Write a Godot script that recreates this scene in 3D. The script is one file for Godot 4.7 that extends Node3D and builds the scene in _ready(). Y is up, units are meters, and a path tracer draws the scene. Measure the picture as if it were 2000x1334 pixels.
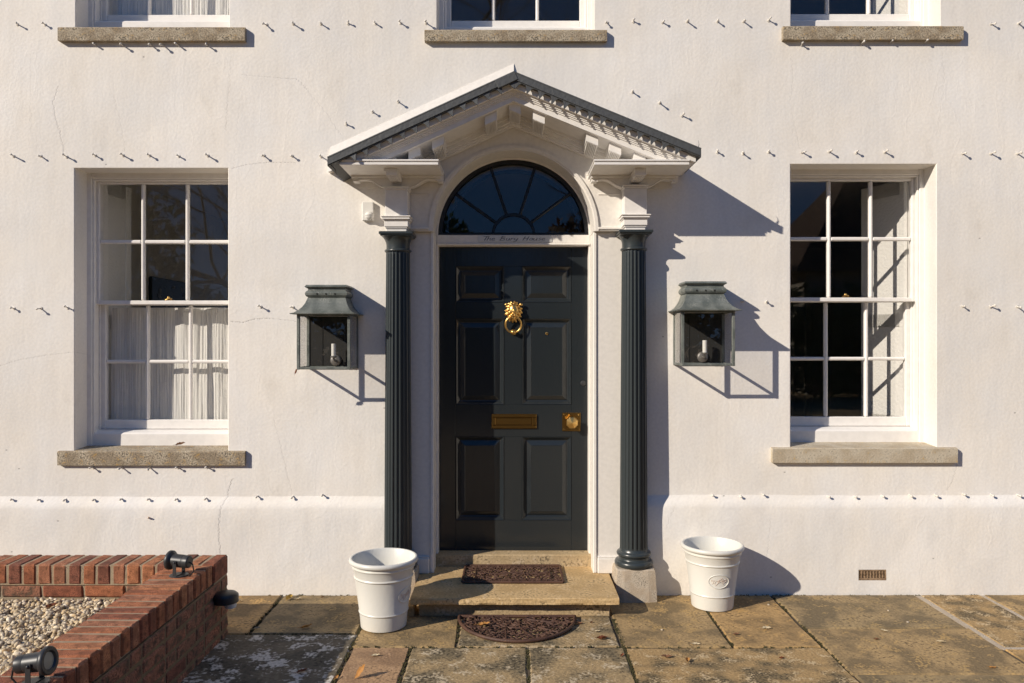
extends Node3D
# A white rendered house front with a pedimented doorcase, seen straight on in low autumn sun.
# World: x right, y up, z towards the viewer; the face of the house wall is z = 0, the pavement y = 0.

const EYE := Vector3(0.0, 1.637, 5.0)
const FOCAL := 1500.0
const TO_SUN := Vector3(-0.362, 0.226, 0.253)

var mats := {}
var rng := RandomNumberGenerator.new()

# ---------------------------------------------------------------- mesh building
class MB:
	var v := PackedVector3Array()
	var n := PackedVector3Array()
	var uv := PackedVector2Array()
	var ix := PackedInt32Array()

	func tri_n(a: Vector3, b: Vector3, c: Vector3, na: Vector3, nb: Vector3, nc: Vector3) -> void:
		var f := (b - a).cross(c - a)
		if f.length_squared() < 1e-16:
			return
		var k := v.size()
		v.append(a); v.append(b); v.append(c)
		n.append(na); n.append(nb); n.append(nc)
		uv.append(Vector2(a.x, -a.y)); uv.append(Vector2(b.x, -b.y)); uv.append(Vector2(c.x, -c.y))
		if f.dot(na + nb + nc) > 0.0:
			ix.append(k); ix.append(k + 2); ix.append(k + 1)
		else:
			ix.append(k); ix.append(k + 1); ix.append(k + 2)

	func quad_n(a: Vector3, b: Vector3, c: Vector3, d: Vector3, na: Vector3, nb: Vector3, nc: Vector3, nd: Vector3) -> void:
		tri_n(a, b, c, na, nb, nc)
		tri_n(a, c, d, na, nc, nd)

	# flat face, turned away from the point inside
	func face(pts: Array, inside: Vector3) -> void:
		var m := Vector3.ZERO
		for p in pts:
			m += p
		m /= float(pts.size())
		var f := Vector3.ZERO
		for i in range(1, pts.size() - 1):
			f += (pts[i] - pts[0]).cross(pts[i + 1] - pts[0])
		if f.length_squared() < 1e-18:
			return
		f = f.normalized()
		if f.dot(m - inside) < 0.0:
			f = -f
		for i in range(1, pts.size() - 1):
			tri_n(pts[0], pts[i], pts[i + 1], f, f, f)

	# flat quad with a given outward hint
	func sheet(a: Vector3, b: Vector3, c: Vector3, d: Vector3, out: Vector3) -> void:
		face([a, b, c, d], (a + b + c + d) * 0.25 - out)

	func hexa(p: Array) -> void: # 8 corners: bottom 4, top 4
		var c := Vector3.ZERO
		for q in p:
			c += q
		c /= 8.0
		face([p[0], p[1], p[2], p[3]], c)
		face([p[4], p[5], p[6], p[7]], c)
		for i in 4:
			var j := (i + 1) % 4
			face([p[i], p[j], p[j + 4], p[i + 4]], c)

	# box with chamfered edges
	func obox(t: Transform3D, s: Vector3, bev := 0.0) -> void:
		var h := s * 0.5
		if bev <= 0.0:
			var p := []
			for y in [-1, 1]:
				for q in [[-1, -1], [1, -1], [1, 1], [-1, 1]]:
					p.append(t * Vector3(h.x * q[0], h.y * y, h.z * q[1]))
			hexa(p)
			return
		var b: float = minf(bev, minf(h.x, minf(h.y, h.z)) * 0.95)
		var c := t.origin
		var P := func(sx: int, sy: int, sz: int, ax: int) -> Vector3:
			var q := Vector3(sx * (h.x - (0.0 if ax == 0 else b)), sy * (h.y - (0.0 if ax == 1 else b)), sz * (h.z - (0.0 if ax == 2 else b)))
			return t * q
		for s0 in [-1, 1]:
			face([P.call(s0, -1, -1, 0), P.call(s0, 1, -1, 0), P.call(s0, 1, 1, 0), P.call(s0, -1, 1, 0)], c)
			face([P.call(-1, s0, -1, 1), P.call(1, s0, -1, 1), P.call(1, s0, 1, 1), P.call(-1, s0, 1, 1)], c)
			face([P.call(-1, -1, s0, 2), P.call(1, -1, s0, 2), P.call(1, 1, s0, 2), P.call(-1, 1, s0, 2)], c)
			for s1 in [-1, 1]:
				face([P.call(s0, s1, -1, 0), P.call(s0, s1, 1, 0), P.call(s0, s1, 1, 1), P.call(s0, s1, -1, 1)], c)
				face([P.call(s0, -1, s1, 0), P.call(s0, 1, s1, 0), P.call(s0, 1, s1, 2), P.call(s0, -1, s1, 2)], c)
				face([P.call(-1, s0, s1, 1), P.call(1, s0, s1, 1), P.call(1, s0, s1, 2), P.call(-1, s0, s1, 2)], c)
				for s2 in [-1, 1]:
					face([P.call(s0, s1, s2, 0), P.call(s0, s1, s2, 1), P.call(s0, s1, s2, 2)], c)

	func box(x0: float, x1: float, y0: float, y1: float, z0: float, z1: float, bev := 0.0) -> void:
		obox(Transform3D(Basis(), Vector3((x0 + x1) * 0.5, (y0 + y1) * 0.5, (z0 + z1) * 0.5)), Vector3(absf(x1 - x0), absf(y1 - y0), absf(z1 - z0)), bev)

	# polygon in the transform's xy plane, pulled from z0 to z1
	func extrude(poly: PackedVector2Array, z0: float, z1: float, t := Transform3D()) -> void:
		var tris := Geometry2D.triangulate_polygon(poly)
		var up := (t.basis.z).normalized()
		for s in [[z1, up], [z0, -up]]:
			for i in range(0, tris.size(), 3):
				var a := poly[tris[i]]
				var b := poly[tris[i + 1]]
				var c := poly[tris[i + 2]]
				tri_n(t * Vector3(a.x, a.y, s[0]), t * Vector3(b.x, b.y, s[0]), t * Vector3(c.x, c.y, s[0]), s[1], s[1], s[1])
		var turn := -1.0 if Geometry2D.is_polygon_clockwise(poly) else 1.0
		for i in poly.size():
			var a := poly[i]
			var b := poly[(i + 1) % poly.size()]
			var e := (b - a)
			if e.length() < 1e-7:
				continue
			var o := (t.basis * Vector3(e.y, -e.x, 0.0) * turn).normalized()
			quad_n(t * Vector3(a.x, a.y, z0), t * Vector3(b.x, b.y, z0), t * Vector3(b.x, b.y, z1), t * Vector3(a.x, a.y, z1), o, o, o, o)

	# profile of (radius, height) turned about the transform's y axis
	func lathe(prof: Array, seg: int, t := Transform3D(), sharp := 0.75, a0 := 0.0, a1 := TAU) -> void:
		var cnt := prof.size()
		var sn := []
		for i in cnt - 1:
			var d: Vector2 = prof[i + 1] - prof[i]
			sn.append(Vector2(d.y, -d.x).normalized())
		var nb := t.basis.inverse().transposed()
		for i in cnt - 1:
			var n0: Vector2 = sn[i]
			var n1: Vector2 = sn[i]
			if i > 0 and sn[i - 1].dot(sn[i]) > sharp:
				n0 = (sn[i - 1] + sn[i]).normalized()
			if i < cnt - 2 and sn[i + 1].dot(sn[i]) > sharp:
				n1 = (sn[i + 1] + sn[i]).normalized()
			for k in seg:
				var u := a0 + (a1 - a0) * k / seg
				var w := a0 + (a1 - a0) * (k + 1) / seg
				var cu := Vector2(cos(u), sin(u))
				var cw := Vector2(cos(w), sin(w))
				var p: Vector2 = prof[i]
				var q: Vector2 = prof[i + 1]
				quad_n(t * Vector3(p.x * cu.x, p.y, p.x * cu.y), t * Vector3(p.x * cw.x, p.y, p.x * cw.y), t * Vector3(q.x * cw.x, q.y, q.x * cw.y), t * Vector3(q.x * cu.x, q.y, q.x * cu.y),
					(nb * Vector3(n0.x * cu.x, n0.y, n0.x * cu.y)).normalized(), (nb * Vector3(n0.x * cw.x, n0.y, n0.x * cw.y)).normalized(), (nb * Vector3(n1.x * cw.x, n1.y, n1.x * cw.y)).normalized(), (nb * Vector3(n1.x * cu.x, n1.y, n1.x * cu.y)).normalized())

	func ball(at: Vector3, r: Vector3, seg := 10, b := Basis()) -> void:
		var prof := []
		var m := maxi(4, seg / 2)
		for i in m + 1:
			var a := -PI / 2 + PI * i / m
			prof.append(Vector2(cos(a), sin(a)))
		lathe(prof, seg, Transform3D(b * Basis.from_scale(r), at), 0.2)

	func tube(pts: Array, r: float, seg := 6, r_end := -1.0, caps := true, flat := 1.0) -> void:
		if r_end < 0.0:
			r_end = r
		var up := Vector3.UP
		var rings := []
		var dirs := []
		for i in pts.size():
			var d: Vector3 = (pts[mini(i + 1, pts.size() - 1)] - pts[maxi(i - 1, 0)]).normalized()
			dirs.append(d)
		if absf(dirs[0].dot(up)) > 0.9:
			up = Vector3.RIGHT
		for i in pts.size():
			var d: Vector3 = dirs[i]
			var s := d.cross(up).normalized()
			up = s.cross(d).normalized()
			var rr := lerpf(r, r_end, float(i) / maxf(1.0, pts.size() - 1.0))
			var ring := []
			for k in seg:
				var a := TAU * k / seg
				ring.append([pts[i] + (s * cos(a) + up * sin(a) * flat) * rr, (s * cos(a) * flat + up * sin(a)).normalized()])
			rings.append(ring)
		for i in pts.size() - 1:
			for k in seg:
				var j := (k + 1) % seg
				var a = rings[i][k]
				var b = rings[i][j]
				var c = rings[i + 1][j]
				var d = rings[i + 1][k]
				quad_n(a[0], b[0], c[0], d[0], a[1], b[1], c[1], d[1])
		if caps:
			for e in [0, pts.size() - 1]:
				var q := []
				for k in seg:
					q.append(rings[e][k][0])
				face(q, pts[e] - dirs[e] * (-1.0 if e == 0 else 1.0) * 0.01)

	func mesh() -> ArrayMesh:
		var arr := []
		arr.resize(Mesh.ARRAY_MAX)
		arr[Mesh.ARRAY_VERTEX] = v
		arr[Mesh.ARRAY_NORMAL] = n
		arr[Mesh.ARRAY_TEX_UV] = uv
		arr[Mesh.ARRAY_INDEX] = ix
		var m := ArrayMesh.new()
		m.add_surface_from_arrays(Mesh.PRIMITIVE_TRIANGLES, arr)
		return m

func obj(called: String, mb: MB, m: Material, parent: Node = self) -> MeshInstance3D:
	return inst(called, mb.mesh(), m, parent)

func inst(called: String, mesh: Mesh, m: Material, parent: Node = self) -> MeshInstance3D:
	var o := MeshInstance3D.new()
	o.name = called if parent != self else numbered(called)
	o.mesh = mesh
	o.material_override = m
	parent.add_child(o, true)
	return o

var taken := {}
func numbered(called: String) -> String:
	taken[called] = taken.get(called, -1) + 1
	return called if taken[called] == 0 else "%s_%03d" % [called, taken[called]]

func thing(called: String, label: String, category: String, at := Vector3.ZERO, group := "") -> Node3D:
	var o := Node3D.new()
	o.name = numbered(called)
	o.position = at
	add_child(o)
	return tag(o, label, category, group)

func tag(o: Node3D, label: String, category: String, group := "") -> Node3D:
	o.set_meta("label", label)
	o.set_meta("category", category)
	if group:
		o.set_meta("group", group)
	return o

func structure(o: Node3D) -> Node3D:
	o.set_meta("kind", "structure")
	return o

# where a point measured in the photograph stands, once its distance from the wall is known
func survey(px: float, py: float, z: float) -> Vector3:
	var d := EYE.z - z
	return Vector3((px - 1000.0) * d / FOCAL, EYE.y - (py - 667.0) * d / FOCAL, z)

func on_level(px: float, py: float, y: float) -> Vector3:
	var d := (EYE.y - y) * FOCAL / (py - 667.0)
	return Vector3((px - 1000.0) * d / FOCAL, y, EYE.z - d)

# ---------------------------------------------------------------- textures and materials
func noise_bytes(sd: int, freq: float, w: int, h: int, oct := 4, kind := FastNoiseLite.TYPE_SIMPLEX_SMOOTH, gen_w := 0, gen_h := 0) -> PackedByteArray:
	var f := FastNoiseLite.new()
	f.seed = sd
	f.noise_type = kind
	f.frequency = freq
	f.fractal_octaves = oct
	if kind == FastNoiseLite.TYPE_CELLULAR:
		f.cellular_return_type = FastNoiseLite.RETURN_DISTANCE
	var im := f.get_seamless_image(gen_w if gen_w else w, gen_h if gen_h else h)
	if im.get_width() != w or im.get_height() != h:
		im.resize(w, h, Image.INTERPOLATE_CUBIC)
	im.convert(Image.FORMAT_L8)
	return im.get_data()

func gray_tex(b: PackedByteArray, w: int, h: int) -> ImageTexture:
	return ImageTexture.create_from_image(Image.create_from_data(w, h, false, Image.FORMAT_L8, b))

func rgb_tex(b: PackedByteArray, w: int, h: int) -> ImageTexture:
	return ImageTexture.create_from_image(Image.create_from_data(w, h, false, Image.FORMAT_RGB8, b))

func lin(r: float, g: float, b: float) -> Color:
	return Color(r, g, b).linear_to_srgb()

func mat(called: String, c: Color, rough := 0.8, metal := 0.0) -> StandardMaterial3D:
	var m := StandardMaterial3D.new()
	m.resource_name = called
	m.albedo_color = c
	m.roughness = rough
	m.metallic = metal
	mats[called] = m
	return m

func tri(m: StandardMaterial3D, scale: float, albedo: Texture2D = null, height: Texture2D = null, relief := 0.0, offset := Vector3.ZERO) -> StandardMaterial3D:
	m.uv1_triplanar = true
	m.uv1_world_triplanar = true
	m.uv1_scale = Vector3.ONE * scale
	m.uv1_offset = offset
	m.uv1_triplanar_sharpness = 6.0
	if albedo:
		m.albedo_texture = albedo
	if height:
		m.heightmap_enabled = true
		m.heightmap_texture = height
		m.heightmap_scale = relief
	return m

func sr(x: float) -> int: # linear 0..1 to an sRGB byte
	x = clampf(x, 0.0, 1.0)
	return int(255.0 * (1.055 * pow(x, 1.0 / 2.4) - 0.055 if x > 0.0031308 else x * 12.92) + 0.5)

# a stony texture: two tones mixed by coarse noise, fine grain, and patches of a third colour with an edge of their own
func stone_tex(sd: int, a: Vector3, b: Vector3, patch: Vector3, patch_from: float, grain: float, dark_spots := 0.0, size := 768) -> Array:
	var n1 := noise_bytes(sd, 0.005, size, size, 6)
	var n2 := noise_bytes(sd + 1, 0.09, size, size, 3)
	var n3 := noise_bytes(sd + 2, 0.011, size, size, 6)
	var n4 := noise_bytes(sd + 3, 0.06, size, size, 5)
	var out := PackedByteArray()
	out.resize(size * size * 3)
	var hg := PackedByteArray()
	hg.resize(size * size)
	var lut := PackedByteArray()
	lut.resize(1025)
	for i in 1025:
		lut[i] = sr(i / 1024.0)
	for i in size * size:
		var t := clampf((n1[i] / 255.0 - 0.5) * 3.0 + 0.5, 0.0, 1.0)
		var g := 1.0 + (n2[i] / 255.0 - 0.5) * grain
		var c := a.lerp(b, t) * g * (1.0 + (n4[i] / 255.0 - 0.5) * grain * 1.1)
		var pv := n3[i] / 255.0 * 0.5 + n2[i] / 255.0 * 0.2 + n4[i] / 255.0 * 0.3
		if pv > patch_from:
			c = c.lerp(patch * g, minf(0.85, (pv - patch_from) * 8.0))
		if dark_spots > 0.0:
			var sv := n4[i] / 255.0 * 0.6 + n1[i] / 255.0 * 0.4
			if sv < dark_spots:
				c *= 1.0 - minf(0.55, (dark_spots - sv) * 5.0)
		out[i * 3] = lut[int(clampf(c.x, 0.0, 1.0) * 1024.0)]
		out[i * 3 + 1] = lut[int(clampf(c.y, 0.0, 1.0) * 1024.0)]
		out[i * 3 + 2] = lut[int(clampf(c.z, 0.0, 1.0) * 1024.0)]
		hg[i] = clampi(int(n2[i] * 0.35 + n4[i] * 0.35 + n3[i] * 0.3), 0, 255)
	return [rgb_tex(out, size, size), gray_tex(hg, size, size)]

const WX0 := -4.0
const WX1 := 4.0
const WY0 := -0.5
const WY1 := 5.5
const TW := 2048
const TH := 1536

func wall_textures() -> Array:
	var lum := noise_bytes(11, 0.004, TW, TH, 4, FastNoiseLite.TYPE_SIMPLEX_SMOOTH, 1024, 768)
	var lumps := noise_bytes(12, 0.012, TW, TH, 3, FastNoiseLite.TYPE_SIMPLEX_SMOOTH, 1024, 768)
	var streak := noise_bytes(13, 0.05, TW, TH, 4, FastNoiseLite.TYPE_SIMPLEX_SMOOTH, 2048, 160)
	var fine := noise_bytes(14, 0.16, TW, TH, 2)
	var ridge := noise_bytes(15, 0.02, TW, TH, 3, FastNoiseLite.TYPE_SIMPLEX_SMOOTH, 1400, 420)
	var grime := noise_bytes(16, 0.02, TW, TH, 5, FastNoiseLite.TYPE_SIMPLEX_SMOOTH, 1024, 512)
	var rgb := PackedByteArray()
	rgb.resize(TW * TH * 3)
	var hg := PackedByteArray()
	hg.resize(TW * TH)
	for i in TW * TH:
		var r := absf(ridge[i] - 128.0)
		var rid := maxf(0.0, 5.0 - r) * 2.4 * clampf((lum[i] - 128.0) * 0.03, 0.0, 1.0)
		hg[i] = clampi(int(30.0 + lumps[i] * 0.46 + streak[i] * 0.06 + fine[i] * 0.08 + rid), 0, 255)
		var k := 1.0 + (lum[i] - 128.0) * 0.00025 + (streak[i] - 128.0) * 0.00008 + (fine[i] - 128.0) * 0.00016
		if lum[i] > 146:
			k += 0.007
		if ridge[i] < 92:
			k -= 0.006
		if grime[i] > 200:
			k -= (grime[i] - 200.0) * 0.0007
		var hue := (grime[i] - 128.0) * 0.015
		rgb[i * 3] = clampi(int((231.0 + hue) * k), 0, 255)
		rgb[i * 3 + 1] = clampi(int(227.0 * k), 0, 255)
		rgb[i * 3 + 2] = clampi(int((221.0 - hue * 1.6) * k), 0, 255)
	# hairline cracks and old plaster seams, drawn where the photograph shows them
	var cracks := [
		[[[115, 168], [103, 200], [110, 235], [118, 262], [126, 298]], 0.7],
		[[[472, 146], [540, 152], [582, 155], [600, 175], [640, 225], [668, 265]], 0.45],
		[[[452, 330], [480, 322], [512, 318], [545, 317], [580, 318]], 0.5],
		[[[450, 628], [475, 630], [500, 623], [530, 622], [580, 628]], 0.6],
		[[[0, 715], [40, 702], [90, 694], [142, 688]], 0.5],
		[[[534, 815], [548, 870], [560, 920], [570, 965]], 0.5],
		[[[455, 935], [446, 960], [444, 1000], [443, 1030], [444, 1055], [446, 1085]], 1.0],
		[[[452, 110], [448, 170], [443, 215], [441, 255]], 0.5],
		[[[470, 170], [465, 230], [460, 290], [457, 326]], 0.3],
		[[[222, 185], [232, 225], [240, 262], [245, 298]], 0.3],
		[[[60, 105], [60, 180], [60, 260]], 0.25],
		[[[48, 345], [58, 420], [50, 520], [45, 640], [50, 760]], 0.22],
		[[[1545, 105], [1550, 150], [1543, 200], [1555, 260], [1562, 292]], 0.3],
		[[[1840, 100], [1845, 150], [1838, 205], [1832, 260]], 0.3],
		[[[1870, 905], [1862, 935], [1850, 958]], 0.4],
		[[[1310, 1030], [1326, 985]], 0.5],
		[[[1512, 1010], [1508, 1060], [1505, 1085]], 0.35],
	]
	var wig := FastNoiseLite.new()
	wig.frequency = 0.045
	for c in cracks:
		var pts: Array = c[0]
		for i in pts.size() - 1:
			var steps := 160
			for s in steps:
				var t := float(s) / steps
				var qx: float = lerpf(pts[i][0], pts[i + 1][0], t) + wig.get_noise_2d(float(s) * 1.0 + i * 160.0, float(pts[0][0])) * 4.0
				var qy: float = lerpf(pts[i][1], pts[i + 1][1], t)
				var w := survey(qx, qy, 0.0)
				var tx := int((w.x - WX0) / (WX1 - WX0) * TW)
				var ty := int((WY1 - w.y) / (WY1 - WY0) * TH)
				if tx < 1 or ty < 1 or tx >= TW - 1 or ty >= TH - 1:
					continue
				var id := ty * TW + tx
				var a: float = c[1]
				for ch in 3:
					rgb[id * 3 + ch] = int(rgb[id * 3 + ch] * (1.0 - 0.04 * a))
				hg[id] = int(hg[id] * (1.0 - 0.08 * a))
	# chips and pits in the paint
	for i in 420:
		var tx := rng.randi_range(3, TW - 4)
		var ty := rng.randi_range(3, TH - 4)
		var big := rng.randf() < 0.12
		for dx in range(-1 if big else 0, 2):
			for dy in range(0, 2 if big else 1):
				var id := (ty + dy) * TW + tx + dx
				hg[id] = int(hg[id] * 0.72)
				if big:
					for ch in 3:
						rgb[id * 3 + ch] = int(rgb[id * 3 + ch] * 0.78)
	return [rgb_tex(rgb, TW, TH), gray_tex(hg, TW, TH)]

func make_materials() -> void:
	var wt := wall_textures()
	var w := mat("render", Color(1, 1, 1), 0.72)
	w.albedo_texture = wt[0]
	w.heightmap_enabled = true
	w.heightmap_texture = wt[1]
	w.heightmap_scale = 0.85
	var spec := noise_bytes(31, 0.03, 512, 512, 5)
	var spec_t := gray_tex(spec, 512, 512)
	var brush := gray_tex(noise_bytes(32, 0.06, 512, 512, 4, FastNoiseLite.TYPE_SIMPLEX_SMOOTH, 512, 96), 512, 512)
	# white joinery paint, a little uneven
	var pb := PackedByteArray()
	pb.resize(512 * 512 * 3)
	for i in 512 * 512:
		var k := 1.0 + (spec[i] - 128.0) * 0.0002
		pb[i * 3] = int(233 * k); pb[i * 3 + 1] = int(230 * k); pb[i * 3 + 2] = int(226 * k)
	var paint_t := rgb_tex(pb, 512, 512)
	tri(mat("white_paint", Color(1, 1, 1), 0.38), 0.9, paint_t, brush, 0.01)
	tri(mat("old_white_paint", Color(0.99, 0.985, 0.975), 0.5), 1.6, paint_t, spec_t, 0.012)
	tri(mat("peg_paint", Color(0.93, 0.92, 0.9), 0.5), 2.0, paint_t)
	# stone
	var sill := stone_tex(101, Vector3(0.42, 0.36, 0.27), Vector3(0.29, 0.235, 0.165), Vector3(0.42, 0.27, 0.1), 0.6, 0.9, 0.38)
	tri(mat("lichen_stone", Color(1, 1, 1), 0.92), 1.5, sill[0], sill[1], 0.5)
	var sill2 := stone_tex(111, Vector3(0.52, 0.46, 0.36), Vector3(0.44, 0.37, 0.27), Vector3(0.46, 0.33, 0.16), 0.62, 0.25, 0.27)
	tri(mat("pale_stone", Color(1, 1, 1), 0.9), 1.2, sill2[0], sill2[1], 0.3)
	var step := stone_tex(121, Vector3(0.57, 0.4, 0.2), Vector3(0.47, 0.32, 0.15), Vector3(0.62, 0.46, 0.27), 0.6, 0.3, 0.36)
	tri(mat("step_stone", Color(1, 1, 1), 0.88), 0.9, step[0], step[1], 0.35)
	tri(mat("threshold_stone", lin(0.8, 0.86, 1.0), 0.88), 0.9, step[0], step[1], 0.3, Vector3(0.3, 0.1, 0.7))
	var ped := stone_tex(131, Vector3(0.5, 0.43, 0.34), Vector3(0.44, 0.36, 0.27), Vector3(0.55, 0.5, 0.42), 0.7, 0.22, 0.34)
	tri(mat("pedestal_stone", Color(1, 1, 1), 0.9), 2.2, ped[0], ped[1], 0.4)
	var fa := stone_tex(141, Vector3(0.43, 0.305, 0.16), Vector3(0.225, 0.165, 0.092), Vector3(0.5, 0.34, 0.15), 0.58, 0.4, 0.35)
	var fb := stone_tex(151, Vector3(0.18, 0.145, 0.09), Vector3(0.38, 0.28, 0.155), Vector3(0.56, 0.48, 0.36), 0.575, 0.45, 0.4)
	var fc := stone_tex(161, Vector3(0.4, 0.25, 0.135), Vector3(0.27, 0.165, 0.09), Vector3(0.45, 0.29, 0.17), 0.62, 0.3, 0.34)
	var fd := stone_tex(171, Vector3(0.085, 0.072, 0.05), Vector3(0.15, 0.12, 0.08), Vector3(0.62, 0.58, 0.52), 0.535, 0.5, 0.34)
	tri(mat("flag_tan", lin(0.88, 0.85, 0.76), 0.85), 0.85, fa[0], fa[1], 0.35)
	tri(mat("flag_gold", lin(1.02, 0.92, 0.74), 0.85), 0.75, fa[0], fa[1], 0.35, Vector3(0.37, 0, 0.21))
	tri(mat("flag_grey", lin(0.76, 0.77, 0.74), 0.85), 0.8, fa[0], fa[1], 0.35, Vector3(0.61, 0, 0.55))
	tri(mat("flag_lichen", lin(0.96, 0.93, 0.86), 0.88), 0.8, fb[0], fb[1], 0.4)
	tri(mat("flag_spotted", lin(1.0, 0.9, 0.72), 0.88), 1.1, fb[0], fb[1], 0.4, Vector3(0.4, 0, 0.3))
	tri(mat("flag_red", Color(1, 1, 1), 0.85), 0.9, fc[0], fc[1], 0.3)
	tri(mat("flag_black", Color(1, 1, 1), 0.9), 0.62, fd[0], fd[1], 0.4, Vector3(0.12, 0, 0.05))
	mat("joint_soil", lin(0.09, 0.068, 0.042), 1.0)
	tri(mat("joint_mortar", Color(1, 1, 1), 0.95), 2.0, ped[0], ped[1], 0.3)
	mat("moss", lin(0.07, 0.062, 0.025), 1.0)
	# brick
	var bt := stone_tex(181, Vector3(1.0, 0.97, 0.95), Vector3(0.55, 0.52, 0.5), Vector3(0.26, 0.23, 0.17), 0.575, 0.6, 0.42)
	var reds := [[0.47, 0.175, 0.08], [0.41, 0.145, 0.066], [0.52, 0.215, 0.1], [0.34, 0.115, 0.06], [0.46, 0.195, 0.105], [0.27, 0.1, 0.06]]
	for i in reds.size():
		tri(mat("brick_%d" % i, lin(reds[i][0], reds[i][1], reds[i][2]), 0.9), 2.6, bt[0], bt[1], 0.35, Vector3(i * 0.17, i * 0.31, i * 0.23))
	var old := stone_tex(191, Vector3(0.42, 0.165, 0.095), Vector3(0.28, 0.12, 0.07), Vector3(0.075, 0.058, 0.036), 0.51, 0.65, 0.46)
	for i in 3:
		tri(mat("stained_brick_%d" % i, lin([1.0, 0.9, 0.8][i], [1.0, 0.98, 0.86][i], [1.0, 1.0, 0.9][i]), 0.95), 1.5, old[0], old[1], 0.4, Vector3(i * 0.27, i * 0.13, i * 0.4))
	tri(mat("mortar", lin(0.78, 0.72, 0.62), 0.95), 3.0, ped[0], ped[1], 0.4)
	tri(mat("dark_mortar", lin(0.44, 0.37, 0.26), 0.95), 3.0, ped[0], ped[1], 0.4)  # darker mortar for the right face and the lower core
	# metals, paints and the rest
	tri(mat("lead", lin(0.085, 0.09, 0.095), 0.62, 0.25), 2.0, null, spec_t, 0.15)
	var dk := mat("door_paint", lin(0.02, 0.0245, 0.028), 0.15)
	tri(dk, 1.3, null, brush, 0.035)
	var ck := mat("column_paint", lin(0.036, 0.0445, 0.048), 0.3)
	tri(ck, 1.3, null, spec_t, 0.05)
	mat("fanlight_paint", lin(0.008, 0.009, 0.011), 0.3)
	var zb := stone_tex(201, Vector3(0.18, 0.195, 0.18), Vector3(0.11, 0.125, 0.115), Vector3(0.26, 0.265, 0.24), 0.62, 0.25, 0.0, 512)
	tri(mat("patina_metal", Color(1, 1, 1), 0.5, 0.1), 2.4, zb[0], zb[1], 0.06)
	mat("lantern_back", lin(0.017, 0.0165, 0.0155), 0.8)
	mat("brass", lin(0.78, 0.5, 0.17), 0.34, 1.0)
	tri(mat("aged_brass", lin(0.24, 0.145, 0.045), 0.32, 1.0), 6.0, null, spec_t, 0.05)
	mat("chrome", lin(0.6, 0.6, 0.6), 0.25, 1.0)
	mat("pewter", lin(0.22, 0.21, 0.2), 0.45, 0.5)
	mat("graphite", lin(0.05, 0.052, 0.055), 0.42, 0.4)
	mat("lens", lin(0.26, 0.26, 0.22), 0.3)
	mat("black_plastic", lin(0.02, 0.02, 0.021), 0.4)
	mat("white_plastic", lin(0.74, 0.73, 0.7), 0.4)
	mat("candle_white", lin(0.75, 0.74, 0.7), 0.35)
	var pot := mat("pot_glaze", lin(0.69, 0.68, 0.63), 0.34)
	tri(pot, 2.0, null, spec_t, 0.04)
	mat("pot_relief", lin(0.62, 0.5, 0.42), 0.4)
	var rust := stone_tex(211, Vector3(0.1, 0.05, 0.032), Vector3(0.07, 0.034, 0.024), Vector3(0.15, 0.075, 0.04), 0.66, 0.4, 0.0, 512)
	tri(mat("rusty_iron", Color(1, 1, 1), 0.62, 0.1), 3.0, rust[0], rust[1], 0.1)
	tri(mat("terracotta", lin(0.42, 0.29, 0.18), 0.9), 4.0, bt[0], bt[1], 0.2)
	mat("hole_shade", lin(0.012, 0.011, 0.01), 1.0)  # near-black colour standing in for the shade inside holes
	mat("ink", lin(0.09, 0.1, 0.12), 0.6)
	mat("name_board", lin(0.62, 0.62, 0.61), 0.4)
	var g := mat("window_glass", Color(0.02, 0.03, 0.03, 0.004), 0.0)
	g.transparency = BaseMaterial3D.TRANSPARENCY_ALPHA
	var net := mat("net_fabric", lin(0.78, 0.77, 0.73), 0.9)
	net.backlight_enabled = true
	net.backlight = Color(0.4, 0.4, 0.38)
	mat("room_paint", lin(0.74, 0.7, 0.62), 0.9)
	mat("room_floor", lin(0.12, 0.075, 0.04), 0.5)
	tri(mat("shutter_paint", lin(0.72, 0.71, 0.68), 0.45), 2.4, null, spec_t, 0.28)
	mat("picture_black", lin(0.01, 0.01, 0.01), 0.5)
	mat("picture_grey", lin(0.2, 0.2, 0.2), 0.6)
	for l in [["leaf_orange", 0.42, 0.2, 0.05], ["leaf_brown", 0.18, 0.085, 0.04], ["leaf_yellow", 0.5, 0.33, 0.06], ["leaf_pale", 0.5, 0.42, 0.28], ["leaf_red", 0.2, 0.055, 0.02]]:
		var lm := mat(l[0], lin(l[1], l[2], l[3]), 0.75)
		lm.backlight_enabled = true
		lm.backlight = Color(0.25, 0.2, 0.12)
	var peb := mat("pebble", Color(1, 1, 1), 0.85)
	peb.vertex_color_use_as_albedo = true
	mat("gravel_bed", lin(0.2, 0.17, 0.12), 1.0)
	tri(mat("ground_gravel", Color(1, 1, 1), 0.95), 0.5, fa[0], fa[1], 0.5)
	var lf := mat("foliage", lin(0.045, 0.062, 0.02), 0.8)
	lf.backlight_enabled = true
	lf.backlight = Color(0.2, 0.25, 0.08)
	var lf2 := mat("autumn_foliage", lin(0.1, 0.06, 0.022), 0.8)
	lf2.backlight_enabled = true
	lf2.backlight = Color(0.3, 0.2, 0.08)
	mat("bark", lin(0.14, 0.11, 0.085), 0.95)
	mat("roof_tile", lin(0.085, 0.05, 0.032), 0.9)
	mat("opposite_wall", lin(0.38, 0.34, 0.28), 0.9)

# ---------------------------------------------------------------- house
const REVEAL := -0.46

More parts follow.
